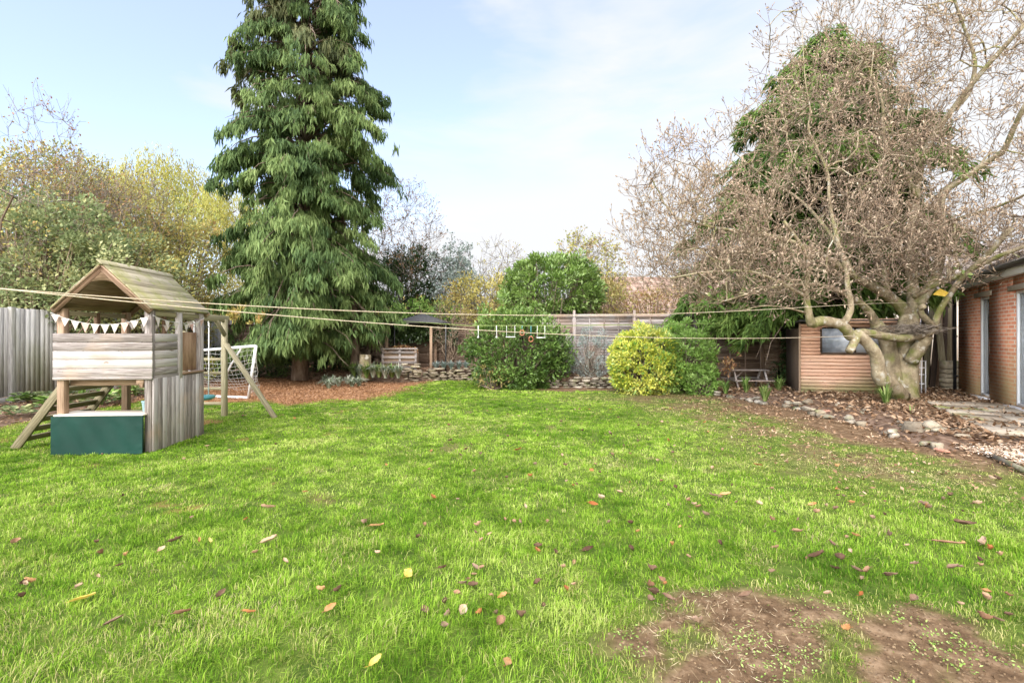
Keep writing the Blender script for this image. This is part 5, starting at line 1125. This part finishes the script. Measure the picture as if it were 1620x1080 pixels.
# dead orange branch
db = empty('dead_branch', 'dead branch with curled orange brown leaves beside the green shrub', 'branch', (5.0, 12.3, .12)); q = np.array([(0, 0, .1), (.3, 0, .35), (.55, 0, .62), (.62, .02, .8)]); mb = MB(); mb.tube(q, [.016, .012, .008, .004], 6); mb.build('stem', M['twig'], db)
mb = MB(); n = 90; p = q[3] + rng.normal(0, 1, (n, 3)) * np.array((.13, .1, .14)) - np.array((0, 0, .1)); mb.leaves(p, rng.normal(0, .5, (n, 3)) + np.array((0, 0, -1)), rng.normal(0, 1, (n, 3)), .09, .045); mb.build('leaves', M['redleaf'], db)

# thin grey green shrub against the fence
shrub('wispy_shrub', 'thin grey green wispy shrub against the grey lap fence', (2.35, 14.2, .95), (.75, .3, .7), 5000, .06, .3, 'grey_leaf', clumps=60, stem_m='twig_grey', cl=.22, z0=.3)

# trees beyond the back fence
bare('roadside_tree', 'half bare tree with dark arching boughs right of the weeping conifer', (-4.6, 20.5, 0), [(170, P(630, 360, 21), (1.9, 1.8, 1.9)), (110, P(600, 430, 20), (1.8, 1.6, 1.3)), (60, P(655, 420, 20), (1.1, 1, .9))], rcap=.08, leaf='redleaf', leafn=1500, leafL=.09, twn=3, twl=.5, twr=.006, mat_b='twig_grey')
shrub('yew_tree', 'dark evergreen yew beside the weeping conifer', P(640, 480, 20.5), (1.5, 1.2, 2.3), 14000, .22, .22, 'yew', cat='tree', clumps=120, up=-.2, lump=.25, cl=.2)
bare('grey_leaved_tree', 'blue grey leaved small tree beyond the back left fence', (P(722, 0, 20)[0], 20, 0), [(120, P(722, 470, 20), (1.2, 1, 1.4)), (60, P(718, 420, 20), (.8, .8, 1.0))], rcap=.05, leaf='grey_leaf', leafn=3800, leafL=.12, twn=3, twl=.35, twr=.005)
bare('small_bare_tree', 'small bare tree between the grey leaved tree and the laurel', (P(792, 0, 22)[0], 22, 0), [(150, P(790, 440, 22), (1.4, 1.2, 1.5))], rcap=.07, leaf='pale_leaf', leafn=500, leafL=.09, twn=3, twl=.5, twr=.006)
shrub('autumn_shrub', 'tan and yellow shrub behind the fence left of the laurel', P(765, 478, 19), (1.6, 1, 1.1), 7000, .11, .5, 'bramble_y', clumps=70, cl=.3)
shrub('autumn_shrub', 'yellow green shrub peeping over the fence behind the canopy', P(672, 498, 19.0), (1.6, .8, .55), 2800, .12, .5, 'choisya_g', clumps=30, cl=.3)
bare('sparse_tree', 'slender tree with sparse yellow leaves right of the laurel', (P(932, 0, 19)[0], 19, 0), [(150, P(930, 425, 19), (1.35, 1.2, 1.3)), (60, P(955, 460, 19), (1.0, 1, 1.0))], rcap=.05, leaf='pale_leaf', leafn=2600, leafL=.11, twn=3, twl=.4, twr=.005)
shrub('russet_hedge', 'brown leaved hedge in front of the pink tiled roof', P(1040, 487, 19.5), (2.6, .8, .7), 7500, .10, .5, 'redleaf', clumps=110, cl=.22, m2='pale_leaf', f2=lambda p: rng.random(len(p)) < .4)
shrub('yellow_green_shrub', 'yellow green leaves beside the laurel above the fence', P(960, 478, 17.5), (.7, .6, .95), 1800, .11, .5, 'pale_leaf', clumps=30, cl=.3)
bare('climber', 'multi stemmed tan climber on the back left fence', (P(712, 0, 16.7)[0], 16.7, .35), [(120, P(712, 520, 16.8), (.6, .3, .9))], rcap=.022, stems=9, twn=3, twl=.4, twr=.0045, mat_b='twig', cat='climber', step=.25, trunk_m='twig')
mb = MB(); n = 3200; x = rng.uniform(-4.4, -2.0, n); p = np.stack([x, 17.2 + rng.normal(0, .12, n), 1.95 - np.abs(rng.normal(0, .22, n)) - .1 * np.abs(x + 3.0)], -1); mb.leaves(p, rng.normal(0, .5, (n, 3)) + np.array((0, -.4, -.8)), np.array((0, -1, .6)) + rng.normal(0, .4, (n, 3)), .11, .09)
o = mb.build('ivy', M['ivy'], loc=(-3.2, 17.2, .3)); tag(o, 'ivy hanging over the top of the back left fence', 'ivy')
# dark shrubs under the weeping conifer
for i, (u, v, Yq, rx, rz3, mt, lb) in enumerate([(400, 575, 17.0, 1.3, .75, 'yew', 'dark low evergreen right behind the football goal'), (470, 580, 17.2, 1.3, .7, 'bush', 'dark low bush in the shade under the weeping conifer'), (540, 575, 17.2, .8, .7, 'yew', 'dark bush beside the conifer trunk'), (345, 590, 16.5, 1.3, .8, 'ivy', 'dark ground ivy mound seen through the goal net')]):
    shrub('shade_shrub', lb, P(u, v, Yq), (rx, .7, rz3), 3600, .10, .45, mt, clumps=40)
shrub('bright_shrub', 'pale yellow shrub glimpsed through the goal net', P(318, 585, 15.6), (.45, .4, .5), 1500, .08, .5, 'choisya_y', clumps=20)

# silvery clumps and strap-leaved plants
def strap_plant(name, label, c, h, n, m_, wd=.018, spread=.9, group=None):
    mb = MB(); a = rng.uniform(0, 6.28, n); sp = rng.uniform(.15, spread, n); hh = h * rng.uniform(.6, 1.2, n); d = np.stack([np.cos(a), np.sin(a), 0 * a], -1); b_ = d * .04 * rng.random((n, 1)); z = np.array((0, 0, 1.))
    m1 = b_ + d * (sp * hh * .35)[:, None] + z * (hh * .6)[:, None]; t_ = b_ + d * (sp * hh)[:, None] + z * (hh * (1 - .6 * sp))[:, None]; sd_2 = np.stack([-d[:, 1], d[:, 0], 0 * a], -1) * wd / 2
    V = np.stack([b_ - sd_2, b_ + sd_2, m1 + sd_2, m1 - sd_2, t_], 1); i = np.arange(n)[:, None] * 5; mb.add(V.reshape(-1, 3), [i + np.array([[0, 1, 2, 3]]), i + np.array([[3, 2, 4]])], np.repeat(rng.random(n), 5))
    o = mb.build(name, M[m_]); o.location = tuple(c); return tag(o, label, 'plant', group)
for i in range(9):
    u = 515 + i * 8 + random.uniform(-4, 4); v = 612 - .10 * (u - 515) + random.uniform(-6, 6); g = G(u, v); strap_plant('silver_plant', 'silvery grey plant clump in front of the conifer trunk', (g[0], g[1], .03), .34, 70, 'silver', .03, 1.1, 'silver plants under the conifer')
for i in range(8):
    u = 560 + i * 10; g = P(u, 590, 14.9 + random.uniform(-.3, .4)); strap_plant('spurge_plant', 'green and grey spiky plant beside the stone pier', (g[0], g[1], .2), .52, 110, 'silver' if i % 2 else 'strap', .028, .9, 'spiky plants left of the stone pier')
for i in range(5):
    u = 690 + i * 12; g = P(u, 582, 16.3); strap_plant('lavender_plant', 'grey lavender tuft on the back stone wall', (g[0], g[1], .38), .34, 90, 'grey_leaf', .02, 1.0, 'lavender tufts on the wall')
for (u, v, h, lb) in ((1148, 622, .38, 'drooping strap leaved clump left of the bench front'), (1180, 622, .46, 'upright strap leaved clump in front of the bench'), (1210, 634, .42, 'yellowish strap leaves over the edging stones'), (1232, 618, .42, 'thin upright leaves right of the bench'), (1402, 640, .50, 'dark strap leaved clump at the foot of the bare tree')):
    g = G(u, v, .1); strap_plant('strap_plant', lb, (g[0], g[1], .1), h, 45, 'strap', .022, .8)
g = G(1441, 655, .1); strap_plant('seedling', 'single small green shoot in the leaves before the bare tree', (g[0], g[1], .1), .22, 5, 'strap', .02, .4)
# broad leaves and tufts in the left bed
for i in range(14):
    x = random.uniform(-10.6, -8.6); y = random.uniform(6.6, 12.5); mb = MB(); n = 40; a = rng.uniform(0, 6.28, n); r_ = rng.uniform(.02, .28, n); p = np.stack([r_ * np.cos(a), r_ * np.sin(a), .04 + .16 * rng.random(n)], -1)
    mb.leaves(p, np.stack([np.cos(a), np.sin(a), .25 + 0 * a], -1), np.array((0, 0, 1)) + rng.normal(0, .25, (n, 3)), .17, .11); o = mb.build('broad_leaved_plant', M['bramble'] if i % 3 else M['choisya_g']); o.location = (x, y, .04); tag(o, 'low broad leaved green plant at the foot of the left fence', 'plant', 'low plants along the left fence')
for i in range(5):
    c = (random.uniform(-9.6, -8.6), random.uniform(9.5, 12.5), .04); strap_plant('iris_plant', 'upright green leaf tuft in the left bed behind the playhouse', c, .45, 30, 'strap', .03, .6, 'green tufts behind the playhouse')

# ------------------------------------------------------------------ the tangled left boundary beyond the fence
def pt(u, v, Y): return P(u, v, Y)
shrub('bramble_thicket', 'green bramble thicket spilling over the left end of the fence', pt(40, 430, 11.9), (2.3, .6, 1.6), 27000, .10, .62, 'bramble', clumps=170, cl=.24, lump=.3, stem_m='twig')
shrub('bramble_thicket', 'green and yellow bramble behind the playhouse roof', pt(165, 460, 13.5), (1.9, 1.2, 1.6), 18000, .10, .6, 'bramble', clumps=140, cl=.24, lump=.3, stem_m='twig', m2='bramble_y', f2=lambda p: rng.random(len(p)) < .35)
shrub('autumn_thicket', 'yellow and brown leaved thicket between playhouse and conifer', pt(270, 440, 16.5), (2.0, 1.4, 2.3), 15000, .12, .55, 'bramble_y', clumps=110, cl=.25, lump=.3, stem_m='twig', m2='bramble', f2=lambda p: rng.random(len(p)) < .3)
shrub('hedge_mass', 'mixed autumn hedge far left behind the bramble', pt(20, 335, 15.0), (3.0, 1.6, 1.9), 15000, .12, .55, 'bramble_y', clumps=150, cl=.22, lump=.3, stem_m='twig', m2='bramble', f2=lambda p: rng.random(len(p)) < .45)
bare('tangled_tree', 'tangled bare shrub tree rising above the left hedge', (pt(75, 0, 13.6)[0], 13.6, 0), [(300, pt(85, 350, 13.6), (2.1, 1.6, 1.7)), (160, pt(150, 365, 14.0), (1.8, 1.5, 1.7)), (40, pt(70, 225, 13.6), (1.0, .8, 1.1))], rcap=.06, leaf='redleaf', leafn=1600, leafL=.08, twn=3, twl=.45, twr=.0048, stems=3, mat_b='twig_grey', up=.7)
bare('tangled_tree', 'pale twiggy shrub tree in front of the yellow willow', (pt(190, 0, 15.5)[0], 15.5, 0), [(300, pt(190, 360, 15.5), (2.2, 1.6, 1.8)), (120, pt(110, 325, 15), (2.0, 1.5, 1.6))], rcap=.05, leaf='bramble_y', leafn=2600, leafL=.09, twn=3, twl=.45, twr=.005, stems=3, mat_b='twig_grey', up=.5)
bare('corner_tree', 'tall leggy bare shrub at the far left edge', (pt(-20, 0, 10.5)[0], 10.5, 0), [(90, pt(10, 330, 10.5), (1.1, 1.1, 1.7))], rcap=.045, leaf='bramble_y', leafn=700, leafL=.07, twn=2, twl=.4, twr=.004, stems=2, mat_b='twig_grey', up=.6)
# willow: hanging curtains
wl = empty('willow_tree', 'golden yellow weeping willow behind the left hedge', 'tree', (pt(250, 0, 23)[0], 23, 0)); wo = np.array(wl.location)
mb = MB(); mb.tube([(0, 0, 0), (.1, 0, 3), (.3, .2, 6)], [.45, .35, .2], 12)
for i in range(10): a = i * .63; mb.tube([(.2, .1, 4 + .2 * i), (2 * math.cos(a), 1.5 * math.sin(a), 7), (3.6 * math.cos(a), 2.6 * math.sin(a), 8.0)], [.16, .1, .03], 7)
mb.build('trunk', M['bark_dark'], wl, smooth=True)
ns = 2600; v = unit(rng.normal(0, 1, (ns, 3)) + np.array((0, -.3, .4))); q = .72 + .28 * rng.random(ns); C0 = np.array((0, 0, 6.2)); s0 = C0 + v * q[:, None] * np.array((5.0, 3.4, 3.9)) * (1 + .12 * np.sin(v[:, :1] * 9)); s0[:, 2] += .35 * np.sin(s0[:, 0] * 2.1)
Ls = rng.uniform(.8, 2.4, ns); kk = 17; f = np.linspace(0, 1, kk); dr = np.stack([v[:, 0] * .25, v[:, 1] * .25, -np.ones(ns)], -1)
pos = s0[:, None] + dr[:, None] * (Ls[:, None] * f[None])[:, :, None]; pos += np.stack([v[:, 0], v[:, 1], .8 + 0 * v[:, 0]], -1)[:, None] * (.3 * np.sin(f * 3.1))[None, :, None]
pos = pos.reshape(-1, 3) + rng.normal(0, .04, (ns * kk, 3)); mb = MB(); mb.leaves(pos, np.repeat(dr, kk, 0) + rng.normal(0, .35, (ns * kk, 3)), rng.normal(0, .5, (ns * kk, 3)) + np.array((0, -1, .4)), .19, .038, np.repeat(rng.random(ns), kk) * .7 + .3 * rng.random(ns * kk)); mb.build('foliage', M['willow'], wl)
# distant tree belt closing the horizon
mb = MB(); n = 26000; x = rng.uniform(-75, 75, n); zt = 3.4 + 2.6 * fbm(x, 0 * x, 9, 4) + 1.6 * fbm(x, 0 * x, 2.5, 8); z = zt * rng.random(n) ** .7; y = 52 + rng.normal(0, 1.8, n)
mb.leaves(np.stack([x, y, z], -1), rng.normal(0, 1, (n, 3)), rng.normal(0, .5, (n, 3)) + np.array((0, -1, .6)), .8, .45); tag(mb.build('distant_trees', M['bramble_y']), 'distant line of autumn trees closing the view', 'trees', kind='stuff')

# ------------------------------------------------------------------ fallen leaves on the lawn
def leaf_shape(L_, W_, curl, seed):
    r_ = np.random.default_rng(seed); nu, nv = 9, 5; s = np.linspace(0, 1, nu); wv = W_ / 2 * np.sin(np.pi * np.clip(s * .96 + .02, 0, 1) ** .85) ** .8; mb = MB(); V = []
    for i in range(nu):
        for j in range(nv):
            t_ = (j / (nv - 1) - .5) * 2; V.append(((s[i] - .5) * L_, t_ * wv[i] * (1 + .08 * r_.normal()), curl * L_ * (.30 * (2 * s[i] - 1) ** 2 + .35 * t_ ** 2 * wv[i] / (W_ / 2) + .06 * r_.normal()) + .006 * abs(t_)))
    i = np.arange(nu * nv).reshape(nu, nv); mb.add(V, np.stack([i[:-1, :-1], i[1:, :-1], i[1:, 1:], i[:-1, 1:]], -1).reshape(-1, 4), r_.random()); mb.tube([(-.5 * L_, 0, curl * .3 * L_), (-.68 * L_, .01, curl * .32 * L_)], .0012, 4, .3); return mb
def fallen(u, v, Lpx, Wf, curl, m_, label, rot=None, seed=None, group=None):
    g = G(u, v); L_ = Lpx / FPX * g[1] * 1.0; o = leaf_shape(L_, L_ * Wf, curl, seed or random.randint(1, 9999)).build('fallen_leaf', M[m_], smooth=True)
    o.location = (g[0], g[1], .040 if g[1] < 4 else .046); o.rotation_euler = (random.uniform(-.6, .6), random.uniform(-.4, .4), rot if rot is not None else random.uniform(0, 6.28)); return tag(o, label, 'fallen leaf', group)
L1 = [(131, 958, 34, .45, .2, 'leaf_yellow', 'long pale yellow leaf on the lawn at lower left', .35), (180, 994, 26, .85, .15, 'leaf_brown', 'round dark brown leaf near the pale yellow one at lower left', .8),
      (645, 917, 19, .75, .2, 'leaf_yellow', 'yellow oval leaf standing in the grass near the middle', 1.3), (593, 1059, 26, .4, .25, 'leaf_yellow', 'slim yellow leaf at the bottom edge', 1.0), (802, 1062, 24, .6, .2, 'leaf_orange', 'bright orange leaf at the bottom edge', 1.4),
      (523, 973, 20, .6, .2, 'leaf_orange', 'pinkish orange leaf left of the yellow oval one', .8), (672, 976, 20, .6, .15, 'leaf_brown', 'flat grey brown leaf below the yellow oval one', 2.2), (752, 908, 18, .5, .3, 'leaf_brown', 'dark curled leaf touching a pink one in mid lawn', 2.4), (762, 908, 12, .6, .4, 'leaf_pink', 'small pink leaf beside the dark curled one', .9),
      (747, 937, 19, .5, .5, 'leaf_brown', 'brown curled leaf below the dark and pink pair', .6), (785, 981, 14, .7, .3, 'leaf_brown', 'greyish leaf right of centre near the bottom', 2), (596, 840, 22, .4, .3, 'leaf_orange', 'orange red leaf on the lawn left of centre', .1), (278, 863, 22, .4, .4, 'leaf_brown', 'dark red brown curled leaf on the left lawn', .3),
      (331, 864, 12, .5, .4, 'leaf_yellow', 'small bright yellow leaf beside the dark red one', 2.4), (256, 878, 12, .7, .4, 'leaf_pink', 'small peach leaf left of the dark red one', 1), (288, 981, 24, .35, .3, 'leaf_pink', 'pale narrow leaf low on the left lawn', .5), (393, 980, 20, .4, .3, 'leaf_orange', 'narrow orange leaf low in the left half', .1),
      (424, 811, 22, .45, .4, 'leaf_pink', 'pinkish leaf in the middle left lawn', .2), (426, 864, 26, .3, .5, 'leaf_pink', 'pair like curled pinkish leaf below it', .4), (1262, 849, 18, .6, .4, 'leaf_pink', 'pale pinkish leaf right of centre', .1), (1228, 875, 13, .8, .5, 'leaf_pink', 'small cream leaf left below the pale pinkish one', .3),
      (1293, 889, 26, .25, .5, 'leaf_brown', 'dark curved leaf on the right lawn', -.1), (1526, 837, 30, .3, .4, 'leaf_brown', 'brown ribbed leaf at the right', -.3), (1558, 868, 32, .35, .5, 'leaf_pink', 'twisted cream leaf at the far right', .7), (1500, 867, 40, .12, .1, 'leaf_pink', 'long narrow straw coloured leaf at the right', -.5),
      (1508, 908, 20, .4, .5, 'leaf_brown', 'brown leaf on the right lawn above the worn patch', .1), (1410, 919, 18, .5, .3, 'leaf_brown', 'mauve brown leaf right above the worn patch', -.5), (1321, 909, 16, .3, .4, 'leaf_brown', 'thin dark leaf above the worn patch', 2), (1148, 790, 18, .4, .3, 'leaf_orange', 'orange leaf beside a dark one in the right middle', 0), (1131, 792, 16, .3, .4, 'leaf_brown', 'dark leaf left of the orange one in the right middle', -.3),
      (930, 879, 20, .4, .5, 'leaf_brown', 'dark curled leaf at mid right lawn', .2), (1057, 957, 22, .35, .4, 'leaf_brown', 'brown leaf at the top rim of the worn patch', -.2), (1180, 953, 24, .3, .5, 'leaf_brown', 'curled tan brown leaf on the rim of the worn patch', .1), (938, 806, 16, .5, .4, 'leaf_orange', 'rust leaf on the lawn right of centre', 0), (1286, 807, 14, .5, .4, 'leaf_orange', 'peach leaf towards the thin grass', 0),
      (820, 717, 12, .7, .4, 'leaf_orange', 'small red leaf far down the lawn', 0), (1200, 742, 14, .7, .3, 'leaf_orange', 'orange leaf at the edge of the thin grass', 0), (1010, 849, 12, .6, .4, 'leaf_orange', 'small orange leaf beyond the worn patch', 1), (866, 833, 12, .5, .4, 'leaf_pink', 'small upright pink leaf in the middle lawn', 1.5)]
for i, a in enumerate(L1): fallen(*a, seed=500 + i)
kinds = [('leaf_brown', 'brown curled leaf lying in the grass'), ('leaf_pink', 'pinkish tan leaf lying in the grass'), ('leaf_orange', 'small orange leaf lying in the grass')]
for i in range(280):
    v = 650 + 360 * random.random() ** 1.5; u = random.uniform(20, 1600) if random.random() < .5 else random.uniform(700, 1600); g = G(u, v)
    if soil(g[0:1], g[1:2])[0] > .7 or -6.9 < g[0] < -4.5 and 5.9 < g[1] < 7.5 or g[0] > 6: continue
    k_ = random.choices([0, 1, 2], [.5, .36, .14])[0]; g_ = g[1]; Lr = random.uniform(.03, .065)
    fallen(u, v, Lr * FPX / g_, random.uniform(.35, .8), random.uniform(.4, 1.2), kinds[k_][0], kinds[k_][1], group=kinds[k_][1].replace('leaf', 'leaves', 1), seed=9000 + i)
